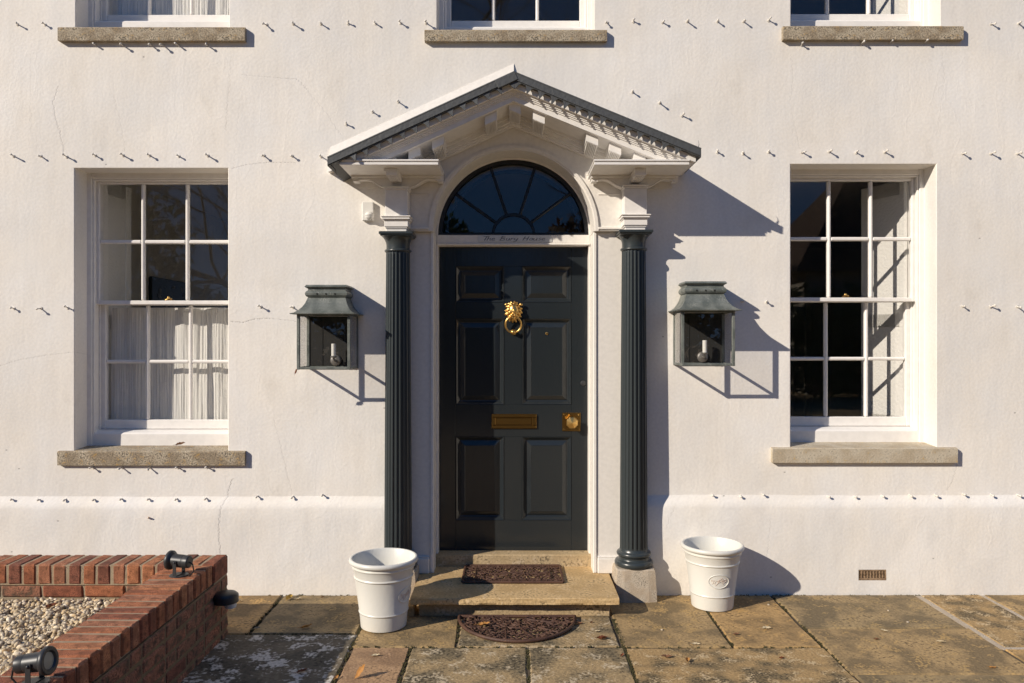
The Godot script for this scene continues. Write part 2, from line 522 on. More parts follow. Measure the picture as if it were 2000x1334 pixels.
# x0, x1, y_bottom, y_top of the openings in the wall
var openings := [
	[-2.848, -1.85, 0.90, 2.764], # left window
	[1.815, 2.762, 0.92, 2.79], # right window
	[-2.84, -1.843, 3.655, 5.5], # upper windows
	[-0.487, 0.533, 3.635, 5.47],
	[1.817, 2.787, 3.66, 5.5],
	[-0.66, 0.72, -0.2, 2.36], # door, and the arch above it
	[-0.545, 0.565, 2.3, 2.94],
]

func wall_uv(p: Vector3) -> Vector2:
	return Vector2((p.x - WX0) / (WX1 - WX0), (WY1 - p.y) / (WY1 - WY0))

func grid_wall(mb: MB, x0: float, x1: float, y0: float, y1: float, z: float, holes: Array, out: Vector3) -> void:
	var xs := [x0, x1]
	var ys := [y0, y1]
	for h in holes:
		for q in [h[0], h[1]]:
			if q > x0 and q < x1 and not xs.has(q):
				xs.append(q)
		for q in [h[2], h[3]]:
			if q > y0 and q < y1 and not ys.has(q):
				ys.append(q)
	xs.sort()
	ys.sort()
	for i in xs.size() - 1:
		for j in ys.size() - 1:
			var mx: float = (xs[i] + xs[i + 1]) * 0.5
			var my: float = (ys[j] + ys[j + 1]) * 0.5
			var solid := true
			for h in holes:
				if mx > h[0] and mx < h[1] and my > h[2] and my < h[3]:
					solid = false
			if solid:
				mb.sheet(Vector3(xs[i], ys[j], z), Vector3(xs[i + 1], ys[j], z), Vector3(xs[i + 1], ys[j + 1], z), Vector3(xs[i], ys[j + 1], z), out)

func wall_mesh_uv(mb: MB) -> void:
	for i in mb.v.size():
		mb.uv[i] = wall_uv(mb.v[i] + Vector3(mb.v[i].z, 0, 0))

func build_house() -> void:
	var house := thing("house", "white rendered house front with dark panelled door under a pediment", "house")
	# ---- wall with its openings; arrises slightly eased
	var mb := MB.new()
	var e := 0.007
	var grown := []
	for h in openings:
		grown.append([h[0] - e, h[1] + e, h[2] - e, h[3] + e])
	grid_wall(mb, -6.0, 6.0, -0.2, 6.4, 0.0, grown, Vector3.BACK)
	grid_wall(mb, -6.0, 6.0, -0.2, 6.4, REVEAL, openings, Vector3.FORWARD)
	for h in openings.slice(0, 5):
		var a := Vector3(h[0], h[2], 0)
		var b := Vector3(h[1], h[2], 0)
		var c := Vector3(h[1], h[3], 0)
		var d := Vector3(h[0], h[3], 0)
		var cen := (a + b + c + d) * 0.25
		var ring := [a, b, c, d]
		for i in 4:
			var p: Vector3 = ring[i]
			var q: Vector3 = ring[(i + 1) % 4]
			var o := (cen - (p + q) * 0.5)
			o = Vector3(signf(o.x) if absf(p.x - q.x) < 1e-4 else 0.0, signf(o.y) if absf(p.y - q.y) < 1e-4 else 0.0, 0)
			var gp := p + Vector3(signf(p.x - cen.x), signf(p.y - cen.y), 0) * e
			var gq := q + Vector3(signf(q.x - cen.x), signf(q.y - cen.y), 0) * e
			var dz := Vector3(0, 0, -e)
			mb.quad_n(gp, gq, q + dz, p + dz, Vector3.BACK, Vector3.BACK, o, o)
			mb.sheet(p + dz, q + dz, q + Vector3(0, 0, REVEAL), p + Vector3(0, 0, REVEAL), o)
	mb.sheet(Vector3(-6, -0.2, 0), Vector3(-6, 6.4, 0), Vector3(-6, 6.4, REVEAL), Vector3(-6, -0.2, REVEAL), Vector3.LEFT)
	mb.sheet(Vector3(6, -0.2, 0), Vector3(6, 6.4, 0), Vector3(6, 6.4, REVEAL), Vector3(6, -0.2, REVEAL), Vector3.RIGHT)
	mb.sheet(Vector3(-6, 6.4, 0), Vector3(6, 6.4, 0), Vector3(6, 6.4, REVEAL), Vector3(-6, 6.4, REVEAL), Vector3.UP)
	wall_mesh_uv(mb)
	obj("wall", mb, mats.render, house)
	build_plinth(house)
	build_pegs(house)
	build_rooms(house)
	# ---- windows: opening, height shift, sill edges x0 x1 and front
	build_window(house, openings[0], 0.0, [-1.0, 1.0], survey(112, 0, 0.025).x, survey(478, 0, 0.025).x, 0.834, 0.927, 0.026, "lichen_stone")
	build_window(house, openings[1], 0.02, [], survey(1509, 0, 0.035).x, survey(1871, 0, 0.035).x, 0.852, 0.95, 0.034, "pale_stone")
	build_window(house, openings[2], 2.77, [], survey(112.5, 0, 0.035).x, survey(478, 0, 0.035).x, 3.583, 3.673, 0.035, "lichen_stone")
	build_window(house, openings[3], 2.73, [], survey(829, 0, 0.035).x, survey(1185.6, 0, 0.035).x, 3.58, 3.656, 0.035, "lichen_stone")
	build_window(house, openings[4], 2.775, [], survey(1530, 0, 0.035).x, survey(1882, 0, 0.035).x, 3.59, 3.68, 0.035, "lichen_stone")
	build_door(house)
	build_doorcase(house)
	build_pediment(house)

func build_plinth(house: Node3D) -> void:
	# thicker rendered base of the wall, with a soft rolled top; hand-made, so the face waves a little
	var f := FastNoiseLite.new()
	f.seed = 5
	f.frequency = 1.3
	var holes := [2.24, 2.42, 0.093, 0.162]
	for span in [[-6.0, -0.67], [0.73, 6.0]]:
		var mb := MB.new()
		var xs := []
		var x: float = span[0]
		while x < span[1] - 0.02:
			xs.append(x)
			x += 0.06
		xs.append(span[1])
		for q in [holes[0], holes[1]]:
			if q > span[0] and q < span[1]:
				xs.append(q)
		xs.sort()
		var P := func(px: float, k: int) -> Vector3:
			var top := 0.625 + 0.008 * f.get_noise_2d(px * 0.8, 3.0) + (0.008 if px > 0 else 0.0)
			var rows := [-0.05, 0.04, holes[2], holes[3], 0.25, 0.37, 0.48, top - 0.075, top - 0.05, top - 0.028, top - 0.008, top + 0.012]
			var zs := [0.036, 0.036, 0.036, 0.036, 0.036, 0.036, 0.036, 0.0335, 0.027, 0.016, 0.005, -0.003]
			var y: float = rows[k]
			var wob := 0.005 * f.get_noise_2d(px, y * 1.4) + 0.0025 * f.get_noise_2d(px * 4.0, y * 3.0 + 9.0)
			return Vector3(px, y, zs[k] + (wob if k < 10 else 0.0))
		var N := func(px: float, k: int) -> Vector3:
			var du: Vector3 = P.call(px + 0.02, k) - P.call(px - 0.02, k)
			var dv: Vector3 = P.call(px, mini(k + 1, 11)) - P.call(px, maxi(k - 1, 0))
			return du.cross(dv).normalized()
		for i in xs.size() - 1:
			for k in 11:
				if k == 2 and xs[i] >= holes[0] - 1e-4 and xs[i + 1] <= holes[1] + 1e-4:
					continue
				mb.quad_n(P.call(xs[i], k), P.call(xs[i + 1], k), P.call(xs[i + 1], k + 1), P.call(xs[i], k + 1), N.call(xs[i], k), N.call(xs[i + 1], k), N.call(xs[i + 1], k + 1), N.call(xs[i], k + 1))
		# the end next to the door
		var ex: float = span[1] if span[1] < 0 else span[0]
		for k in 11:
			var a: Vector3 = P.call(ex, k)
			var b: Vector3 = P.call(ex, k + 1)
			mb.sheet(a, b, Vector3(b.x, b.y, -0.01), Vector3(a.x, a.y, -0.01), Vector3(signf(-ex), 0, 0))
		wall_mesh_uv(mb)
		obj("plinth", mb, mats.render, house)
	# air brick
	var ab := MB.new()
	var z := 0.033
	ab.box(holes[0] - 0.002, holes[1] + 0.002, holes[2] - 0.002, holes[2] + 0.012, -0.0, z, 0.002)
	ab.box(holes[0] - 0.002, holes[1] + 0.002, holes[3] - 0.01, holes[3] + 0.002, -0.0, z, 0.002)
	for i in 10:
		var x0: float = holes[0] + 0.0195 * i - 0.002
		ab.box(x0, x0 + 0.0105, holes[2] + 0.011, holes[3] - 0.009, 0.0, z - 0.0015, 0.001)
	var air := obj("air_brick", ab, mats.terracotta, house)
	air.set_meta("label", "small slotted terracotta air brick low in the wall")
	var bk := MB.new()
	bk.box(holes[0] - 0.01, holes[1] + 0.01, holes[2] - 0.01, holes[3] + 0.01, -0.02, 0.004)
	obj("vent_back", bk, mats.hole_shade, air)  # dark backing, painted as the shade behind the slots

func build_pegs(house: Node3D) -> void:
	var mb := MB.new()
	mb.tube([Vector3(0, 0, -0.02), Vector3(0, 0, 0.034)], 0.0042, 8)
	mb.ball(Vector3(0, 0, 0.04), Vector3(0.0062, 0.009, 0.0085), 10)
	mb.lathe([Vector2(0.011, 0.0), Vector2(0.0105, 0.003), Vector2(0.004, 0.005)], 10, Transform3D(Basis(Vector3.RIGHT, PI / 2), Vector3.ZERO))
	var mesh := mb.mesh()
	var sb := MB.new()
	sb.tube([Vector3(0, 0, -0.03), Vector3(0, 0, 0.012)], 0.0045, 8)
	sb.ball(Vector3(0, 0, 0.016), Vector3(0.0085, 0.008, 0.0085), 10)
	var stub := sb.mesh()
	var long := [[35, 48], [88, 48], [520, 48], [573, 47], [627, 47], [680, 46], [733, 46], [782, 45], [832, 45], [1185, 44], [1237, 42], [1294, 44], [1342, 42], [1401, 42], [1452, 42], [1501, 40], [1936, 47], [1989, 46],
		[187, 89], [240.6, 89], [296, 89], [320, 89], [349.5, 89], [405, 89], [1565, 88], [1681, 86], [1738, 84], [1806, 83],
		[778, 199], [728, 219], [676.5, 243], [1235, 180], [1288, 201], [1332, 226],
		[27, 305], [80, 305], [130, 306], [186, 303.5], [240.5, 303.5], [292, 303.5], [349, 305], [406, 304], [515.5, 304], [571, 305], [627, 306], [1401, 297], [1451, 300], [1501, 297], [1566.5, 297.5], [1619, 296], [1672, 298], [1728, 297], [1880, 300], [1935, 300], [1987, 300],
		[27, 602], [80, 602], [132, 601], [509, 599], [572, 600], [1448.5, 588], [1497, 590], [1880, 598], [1934.5, 599], [1987, 599],
		[182, 913], [239, 913], [293, 913], [347, 913], [404, 912.5]]
	for p in long:
		var o := inst("wire_peg", mesh, mats.peg_paint, house)
		o.position = survey(p[0], p[1], 0.0)
		o.rotation = Vector3(rng.randfn(0.0, 0.13), rng.randfn(0.0, 0.13), rng.randf_range(-1.2, 1.2))
		o.scale.z = rng.randf_range(0.66, 1.02)
	var low := [[24, 976], [76, 976], [128, 976], [184, 976], [237, 975], [290, 975], [345, 975], [402, 974], [502, 970], [571.5, 971], [629, 967], [1392, 968], [1447, 969.5], [1490, 966], [1617.5, 970], [1670, 970.6], [1724, 969], [1778, 968], [1827.5, 968], [1882.6, 966], [1937, 967], [1989.5, 967.6]]
	for p in low:
		var o := inst("wire_peg", stub, mats.peg_paint, house)
		o.position = survey(p[0], p[1] - 0.5, 0.012)
		o.rotation = Vector3(rng.randf_range(-0.2, 0.2), rng.randf_range(-0.2, 0.2), rng.randf_range(-0.6, 0.6))

func room(house: Node3D, x0: float, x1: float, y0: float, y1: float, depth: float, paint: String, added_opening := false) -> void:
	var t := 0.12
	var zb := REVEAL - depth
	var zf := REVEAL - 0.002
	var mb := MB.new()
	mb.box(x0 - t, x0, y0 - t, y1 + t, zb - t, zf)
	mb.box(x1, x1 + t, y0 - t, y1 + t, zb - t, zf)
	if added_opening: # unseen unglazed opening, added in the back wall to lighten the room
		mb.box(x0, x1, y0, 0.9, zb - t, zb)
		mb.box(x0, x1, 2.6, y1, zb - t, zb)
		mb.box(x0, x0 + 0.25, 0.9, 2.6, zb - t, zb)
		mb.box(x1 - 0.25, x1, 0.9, 2.6, zb - t, zb)
	else:
		mb.box(x0, x1, y0, y1, zb - t, zb)
	mb.box(x0, x1, y1, y1 + t, zb - t, zf)
	obj("room_wall", mb, mats[paint], house)
	var fl := MB.new()
	fl.box(x0, x1, y0 - t, y0, zb - t, zf)
	obj("room_floor", fl, mats.room_floor, house)

func build_rooms(house: Node3D) -> void:
	room(house, -3.2, -1.1, 0.1, 2.98, 3.6, "room_paint", true)
	room(house, -0.95, 0.98, 0.1, 2.98, 4.5, "room_paint")
	room(house, 1.2, 5.6, 0.1, 2.98, 5.6, "room_paint")
	room(house, -5.2, 5.2, 3.3, 5.9, 4.0, "room_paint")
	# folded shutter linings inside the windows
	for q in [[-2.845, -2.80, -0.30, -0.62, 1.0, 2.76], [-1.85, -1.90, -0.30, -0.62, 1.0, 2.76], [1.822, 1.86, -0.30, -0.62, 1.0, 2.78], [2.735, 2.585, -0.3, -0.66, 1.02, 2.76], [-2.8, -2.78, -0.30, -0.62, 3.75, 5.4], [2.765, 2.63, -0.3, -0.66, 3.76, 5.4]]:
		var mb := MB.new()
		var a := Vector3(q[0], 0, q[2])
		var b := Vector3(q[1], 0, q[3])
		var d := (b - a)
		var len := d.length()
		var bs := Basis(d.normalized(), Vector3.UP, d.normalized().cross(Vector3.UP))
		var mid := (a + b) * 0.5 + Vector3(0, (q[4] + q[5]) * 0.5, 0)
		var hgt: float = q[5] - q[4]
		mb.obox(Transform3D(bs, mid), Vector3(len, hgt, 0.018), 0.002)
		for side in [-1.0, 1.0]:
			mb.obox(Transform3D(bs, mid) * Transform3D(Basis(), Vector3(side * (len * 0.5 - 0.03), 0, 0)), Vector3(0.06, hgt - 0.004, 0.034), 0.003)
			for yy in [-hgt * 0.5 + 0.05, -hgt * 0.06, hgt * 0.5 - 0.05]:
				mb.obox(Transform3D(bs, mid) * Transform3D(Basis(), Vector3(0, yy, 0)), Vector3(len - 0.119, 0.09, 0.03), 0.003)
		obj("shutter", mb, mats.shutter_paint, house)
	# a pale door case at the back of the right room
	var mb := MB.new()
	for x in [3.55, 3.7, 3.95, 4.2]:
		mb.box(x, x + 0.1, 0.1, 2.2, -6.06, -5.98, 0.01)
	obj("inner_door", mb, mats.room_paint, house)

func sash(mb: MB, x0: float, x1: float, y0: float, y1: float, gx0: float, gx1: float, gy: Array, z: float, thick: float) -> Array:
	# frame and bars of one sash; gy = glass bottom, bar, bar, glass top
	var zb := z - thick
	mb.box(x0, gx0, y0, y1, zb, z, 0.004)
	mb.box(gx1, x1, y0, y1, zb, z, 0.004)
	mb.box(gx0, gx1, y0, gy[0], zb + 0.001, z - 0.001, 0.004)
	mb.box(gx0, gx1, gy[3], y1, zb + 0.001, z - 0.001, 0.004)
	var bw := 0.022
	var pitch := (gx1 - gx0 + bw) / 3.0
	var panes := []
	for i in 3:
		var a := gx0 + pitch * i
		var b := a + pitch - bw
		if i < 2:
			mb.box(b, b + bw, gy[0], gy[3], zb + 0.006, z - 0.003, 0.007)
		mb.box(a, b, gy[1], gy[2], zb + 0.008, z - 0.005, 0.007)
		panes.append([a, b, gy[0], gy[1]])
		panes.append([a, b, gy[2], gy[3]])
	return panes

func build_window(house: Node3D, op: Array, dy: float, _unused: Array, sx0: float, sx1: float, sy0: float, sy1: float, sz: float, stone: String) -> void:
	var x0: float = op[0]
	var x1: float = op[1]
	var top: float = op[3]
	var zf := -0.147
	var fm := MB.new()
	var sill_y := 0.935 + dy
	# box frame: jambs, head and the beads that hold the sashes
	fm.box(x0 - 0.01, x0 + 0.03, sill_y, top + 0.01, -0.30, zf, 0.004)
	fm.box(x1 - 0.03, x1 + 0.01, sill_y, top + 0.01, -0.30, zf, 0.004)
	fm.box(x0 + 0.03, x1 - 0.03, top - 0.036, top + 0.01, -0.30, zf - 0.001, 0.004)
	fm.box(x0 + 0.03, x0 + 0.042, sill_y, top - 0.036, -0.188, zf - 0.012, 0.003)
	fm.box(x1 - 0.042, x1 - 0.03, sill_y, top - 0.036, -0.188, zf - 0.012, 0.003)
	fm.box(x0 + 0.042, x1 - 0.042, top - 0.047, top - 0.036, -0.188, zf - 0.012, 0.003)
	# parting beads
	fm.box(x0 + 0.03, x0 + 0.042, sill_y, top - 0.05, -0.247, -0.236, 0.002)
	fm.box(x1 - 0.042, x1 - 0.03, sill_y, top - 0.05, -0.247, -0.236, 0.002)
	var win := obj("window", fm, mats.white_paint, house)
	# timber sill, sloping forward
	var tm := MB.new()
	var prof := PackedVector2Array([Vector2(-0.30, 0.94 + dy - 0.06), Vector2(-0.30, 1.037 + dy), Vector2(-0.205, 1.036 + dy), Vector2(-0.168, 1.024 + dy), Vector2(-0.16, 1.014 + dy), Vector2(-0.1575, 0.9 + dy), Vector2(-0.158, 0.88 + dy)])
	tm.extrude(prof, x0 - 0.005, x1 + 0.005, Transform3D(Basis(Vector3(0, 0, 1), Vector3(0, 1, 0), Vector3(1, 0, 0)), Vector3.ZERO))
	obj("timber_sill", tm, mats.white_paint, win)
	# sashes
	var um := MB.new()
	var panes := []
	var ya := 1.886 + dy
	for p in sash(um, x0 + 0.022, x1 - 0.022, ya, top - 0.04, x0 + 0.06, x1 - 0.06, [1.914 + dy, 2.298 + dy, 2.324 + dy, 2.703 + dy], -0.191, 0.042):
		panes.append(p + [-0.213])
	obj("upper_sash", um, mats.white_paint, win)
	var lm := MB.new()
	for p in sash(lm, x0 + 0.03, x1 - 0.03, 1.0385 + dy, 1.915 + dy, x0 + 0.07, x1 - 0.07, [1.1015 + dy, 1.487 + dy, 1.511 + dy, 1.885 + dy], -0.25, 0.042):
		panes.append(p + [-0.272])
	obj("lower_sash", lm, mats.white_paint, win)
	for p in panes:
		var g := MB.new()
		var hx: float = (p[1] - p[0]) * 0.5
		var hy: float = (p[3] - p[2]) * 0.5
		g.box(-hx - 0.003, hx + 0.003, -hy - 0.003, hy + 0.003, -0.0015, 0.0015)
		var o := obj("pane", g, mats.window_glass, win)
		o.position = Vector3((p[0] + p[1]) * 0.5, (p[2] + p[3]) * 0.5, p[4])
		o.rotation = Vector3(rng.randf_range(-0.004, 0.004), rng.randf_range(-0.004, 0.004), 0)
	# brass catch on the meeting rails
	var cm := MB.new()
	var cx := (x0 + x1) * 0.5
	cm.box(cx - 0.03, cx + 0.03, 1.915 + dy, 1.92 + dy, -0.285, -0.255, 0.001)
	cm.tube([Vector3(cx - 0.024, 1.922 + dy, -0.265), Vector3(cx, 1.932 + dy, -0.262), Vector3(cx + 0.018, 1.928 + dy, -0.266)], 0.007, 6)
	cm.ball(Vector3(cx - 0.004, 1.938 + dy, -0.264), Vector3(0.011, 0.011, 0.011), 8)
	obj("sash_catch", cm, mats.brass, win)
	# stone sill
	var st := MB.new()
	var sp := PackedVector2Array([Vector2(sz, sy0), Vector2(sz + 0.0015, sy1 - 0.008), Vector2(sz - 0.006, sy1 - 0.001), Vector2(-0.16, sy1 + 0.012), Vector2(-0.16, sy0)])
	var cutz := -0.02
	# the ends of the slab sit in front of the wall, the middle runs back into the opening
	st.extrude(sp, x0, x1, Transform3D(Basis(Vector3(0, 0, 1), Vector3(0, 1, 0), Vector3(1, 0, 0)), Vector3.ZERO))
	var ep := PackedVector2Array([Vector2(sz + 0.0004, sy0 + 0.0006), Vector2(sz + 0.0012, sy1 - 0.0085), Vector2(sz - 0.0065, sy1 - 0.0015), Vector2(cutz, sy1 + 0.0), Vector2(cutz, sy0 + 0.0006)])
	st.extrude(ep, sx0, x0, Transform3D(Basis(Vector3(0, 0, 1), Vector3(0, 1, 0), Vector3(1, 0, 0)), Vector3.ZERO))
	st.extrude(ep, x1, sx1, Transform3D(Basis(Vector3(0, 0, 1), Vector3(0, 1, 0), Vector3(1, 0, 0)), Vector3.ZERO))
	obj("sill", st, mats[stone], win)

const DOOR_Z := -0.26
const AX := 0.0095
const AR := 0.5205
const AY := 2.358

func arc(r: float, a0: float, a1: float, n: int, cx := AX, cy := AY) -> Array:
	var p := []
	for i in n + 1:
		var a := lerpf(a0, a1, float(i) / n)
		p.append(Vector2(cx + r * cos(a), cy + r * sin(a)))
	return p

func build_door(house: Node3D) -> void:
	var X := func(px: float) -> float: return survey(px, 0, DOOR_Z).x
	var Y := func(py: float) -> float: return survey(0, py, DOOR_Z).y
	var dx0 := -0.5035
	var dx1 := 0.5225
	var dy0 := 0.206
	var dy1 := 2.284
	var cols := [[X.call(890), X.call(984.5)], [X.call(1019.5), X.call(1116)]]
	var rows := [[Y.call(1016), Y.call(852.5)], [Y.call(790.5), Y.call(622)], [Y.call(590.5), Y.call(520)]]
	var mb := MB.new()
	var zb := DOOR_Z - 0.045
	mb.box(dx0, cols[0][0], dy0, dy1, zb, DOOR_Z, 0.0025)
	mb.box(cols[1][1], dx1, dy0, dy1, zb, DOOR_Z, 0.0025)
	var ry := [[dy0, rows[0][0]], [rows[0][1], rows[1][0]], [rows[1][1], rows[2][0]], [rows[2][1], dy1]]
	for r in ry:
		mb.box(cols[0][0], cols[1][1], r[0], r[1], zb + 0.001, DOOR_Z - 0.0005, 0.0015)
	for r in rows:
		mb.box(cols[0][1], cols[1][0], r[0], r[1], zb + 0.002, DOOR_Z - 0.001, 0.0015)
	var door := obj("door", mb, mats.door_paint, house)
	for r in rows:
		for c in cols:
			var p := MB.new()
			# moulding, sunk margin, bevel and raised field, one rectangle inside the other
			var steps := [[0.0, -0.001], [0.003, 0.003], [0.006, 0.002], [0.025, -0.017], [0.029, -0.019], [0.032, -0.018], [0.062, -0.002], [0.064, -0.004]]
			for i in steps.size() - 1:
				var a: float = steps[i][0]
				var b: float = steps[i + 1][0]
				var za: float = DOOR_Z + steps[i][1]
				var zc: float = DOOR_Z + steps[i + 1][1]
				var o := [Vector3(c[0] + a, r[0] + a, za), Vector3(c[1] - a, r[0] + a, za), Vector3(c[1] - a, r[1] - a, za), Vector3(c[0] + a, r[1] - a, za)]
				var n := [Vector3(c[0] + b, r[0] + b, zc), Vector3(c[1] - b, r[0] + b, zc), Vector3(c[1] - b, r[1] - b, zc), Vector3(c[0] + b, r[1] - b, zc)]
				for k in 4:
					var j := (k + 1) % 4
					p.sheet(o[k], o[j], n[j], n[k], Vector3(0, 0, 1))
			var e := 0.064
			var zz := DOOR_Z - 0.004
			p.sheet(Vector3(c[0] + e, r[0] + e, zz), Vector3(c[1] - e, r[0] + e, zz), Vector3(c[1] - e, r[1] - e, zz), Vector3(c[0] + e, r[1] - e, zz), Vector3(0, 0, 1))
			p.sheet(Vector3(c[0], r[0], zb + 0.004), Vector3(c[1], r[0], zb + 0.004), Vector3(c[1], r[1], zb + 0.004), Vector3(c[0], r[1], zb + 0.004), Vector3(0, 0, -1))
			obj("panel", p, mats.door_paint, door)
	# letter plate
	var lp := MB.new()
	var l0: float = X.call(960)
	var l1: float = X.call(1048)
	var m0: float = Y.call(837)
	var m1: float = Y.call(808.5)
	lp.box(l0, l1, m0, m1, DOOR_Z - 0.002, DOOR_Z + 0.005, 0.002)
	lp.box(l0 + 0.002, l1 - 0.002, m0 + 0.002, m0 + 0.023, DOOR_Z + 0.0052, DOOR_Z + 0.014, 0.005)
	lp.box(l0 + 0.002, l1 - 0.002, m1 - 0.023, m1 - 0.002, DOOR_Z + 0.0052, DOOR_Z + 0.014, 0.005)
	lp.box(l0 + 0.002, l0 + 0.03, m0 + 0.0232, m1 - 0.0232, DOOR_Z + 0.0054, DOOR_Z + 0.0138, 0.005)
	lp.box(l1 - 0.03, l1 - 0.002, m0 + 0.0232, m1 - 0.0232, DOOR_Z + 0.0054, DOOR_Z + 0.0138, 0.005)
	lp.box(l0 + 0.034, l1 - 0.034, m0 + 0.027, m1 - 0.027, DOOR_Z + 0.0052, DOOR_Z + 0.0105, 0.002)
	obj("letter_plate", lp, mats.aged_brass, door)
	# knob on its square plate
	var kp := MB.new()
	var kc := survey(1116, 824, DOOR_Z)
	kp.box(kc.x - 0.063, kc.x + 0.063, kc.y - 0.063, kc.y + 0.063, DOOR_Z - 0.002, DOOR_Z + 0.006, 0.002)
	for sx in [-1, 1]:
		for sy in [-1, 1]:
			kp.ball(Vector3(kc.x + sx * 0.05, kc.y + sy * 0.05, DOOR_Z + 0.006), Vector3(0.006, 0.006, 0.003), 8)
	obj("knob_plate", kp, mats.aged_brass, door)
	var kb := MB.new()
	var kt := Transform3D(Basis(Vector3.RIGHT, PI / 2) * Basis(Vector3.UP, PI / 8), Vector3(kc.x, kc.y, DOOR_Z + 0.006))
	kb.lathe([Vector2(0.0, 0.0), Vector2(0.022, 0.0), Vector2(0.016, 0.012), Vector2(0.016, 0.03), Vector2(0.038, 0.042), Vector2(0.043, 0.052), Vector2(0.039, 0.062), Vector2(0.0, 0.072)], 8, kt, 2.0)
	# faceted: flatten the normals
	for i in range(0, kb.ix.size(), 3):
		var a := kb.ix[i]
		var b := kb.ix[i + 1]
		var c := kb.ix[i + 2]
		var fn := (kb.v[c] - kb.v[a]).cross(kb.v[b] - kb.v[a]).normalized()
		kb.n[a] = fn; kb.n[b] = fn; kb.n[c] = fn
	obj("knob", kb, mats.brass, door)
	# viewer, lock and latch
	var ph := MB.new()
	var pc := survey(1068, 651.5, DOOR_Z - 0.004)
	ph.lathe([Vector2(0.0042, 0.0), Vector2(0.0042, 0.002), Vector2(0.0055, 0.005), Vector2(0.009, 0.004), Vector2(0.0105, 0.0), Vector2(0.0105, -0.004)], 14, Transform3D(Basis(Vector3.RIGHT, PI / 2), pc))
	obj("door_viewer", ph, mats.brass, door)
	var lk := MB.new()
	var lc := survey(1139, 748.5, DOOR_Z)
	lk.lathe([Vector2(0.0, 0.006), Vector2(0.012, 0.006), Vector2(0.017, 0.004), Vector2(0.019, 0.0), Vector2(0.019, -0.004)], 16, Transform3D(Basis(Vector3.RIGHT, PI / 2), lc))
	obj("lock", lk, mats.graphite, door)
	var lt := MB.new()
	lt.box(0.5232, 0.5285, 1.56, 1.6, DOOR_Z - 0.01, DOOR_Z + 0.012, 0.002)
	obj("latch", lt, mats.chrome, door)
	# lion head knocker with its ring
	var k := MB.new()
	var h := survey(1003, 608, DOOR_Z)
	k.ball(h + Vector3(0, 0, 0.012), Vector3(0.052, 0.062, 0.02), 18) # boss
	k.ball(h + Vector3(0, 0.004, 0.034), Vector3(0.037, 0.046, 0.03), 18) # skull
	k.ball(h + Vector3(0, 0.028, 0.044), Vector3(0.024, 0.016, 0.014), 12) # forehead
	k.ball(h + Vector3(0, -0.002, 0.056), Vector3(0.0095, 0.022, 0.012), 10) # nose bridge
	k.ball(h + Vector3(0, -0.016, 0.066), Vector3(0.012, 0.008, 0.008), 10) # nose
	for s in [-1, 1]:
		k.ball(h + Vector3(s * 0.011, -0.028, 0.055), Vector3(0.014, 0.012, 0.014), 10) # muzzle
		k.ball(h + Vector3(s * 0.017, 0.016, 0.054), Vector3(0.012, 0.005, 0.006), 8, Basis(Vector3.BACK, -s * 0.35)) # brow
		k.ball(h + Vector3(s * 0.017, 0.007, 0.052), Vector3(0.0055, 0.0045, 0.004), 8) # eye
		k.ball(h + Vector3(s * 0.025, -0.008, 0.046), Vector3(0.012, 0.014, 0.012), 8) # cheek
		k.ball(h + Vector3(s * 0.05, 0.045, 0.024), Vector3(0.013, 0.011, 0.01), 8) # ear
	k.ball(h + Vector3(0, -0.044, 0.045), Vector3(0.014, 0.016, 0.013), 10) # chin
	for ring in [[0.041, 0.054, 0.026, 13, 0.0], [0.05, 0.064, 0.012, 16, 0.5]]:
		for i in ring[3]:
			var a: float = TAU * (i + ring[4]) / ring[3] + 0.1
			var q := h + Vector3(cos(a) * ring[0], sin(a) * ring[1] + 0.002, ring[2])
			var out := Vector3(cos(a), sin(a), 0)
			var down := Vector3(0, -0.006, 0)
			k.tube([q - out * 0.01 + Vector3(0, 0, 0.01), q + Vector3(0.003 * sin(i * 3.0), 0, 0.007), q + out * 0.006 + down + Vector3(0.004 * cos(i * 2.0), 0, 0.0)], 0.0085, 7, 0.005)
			k.ball(q + out * 0.006 + down, Vector3(0.006, 0.006, 0.006), 7)
	obj("lion_knocker", k, mats.brass, door)
	var kr := MB.new()
	var rc := survey(1002.5, 634, DOOR_Z + 0.055)
	var loop := []
	for i in 33:
		var a := TAU * i / 32 + PI / 2
		loop.append(rc + Vector3(cos(a) * 0.054, sin(a) * 0.054, -0.012 - 0.018 * (0.5 - 0.5 * sin(a))))
	kr.tube(loop, 0.0066, 10, -1.0, false)
	kr.ball(rc + Vector3(0, -0.05, -0.024), Vector3(0.017, 0.014, 0.014), 12)
	kr.lathe([Vector2(0.0, -0.012), Vector2(0.02, -0.012), Vector2(0.021, -0.004), Vector2(0.015, 0.004), Vector2(0.0, 0.006)], 14, Transform3D(Basis(Vector3.RIGHT, PI / 2), Vector3(rc.x, rc.y - 0.05, DOOR_Z + 0.012)))
	obj("knocker_ring", kr, mats.brass, door)

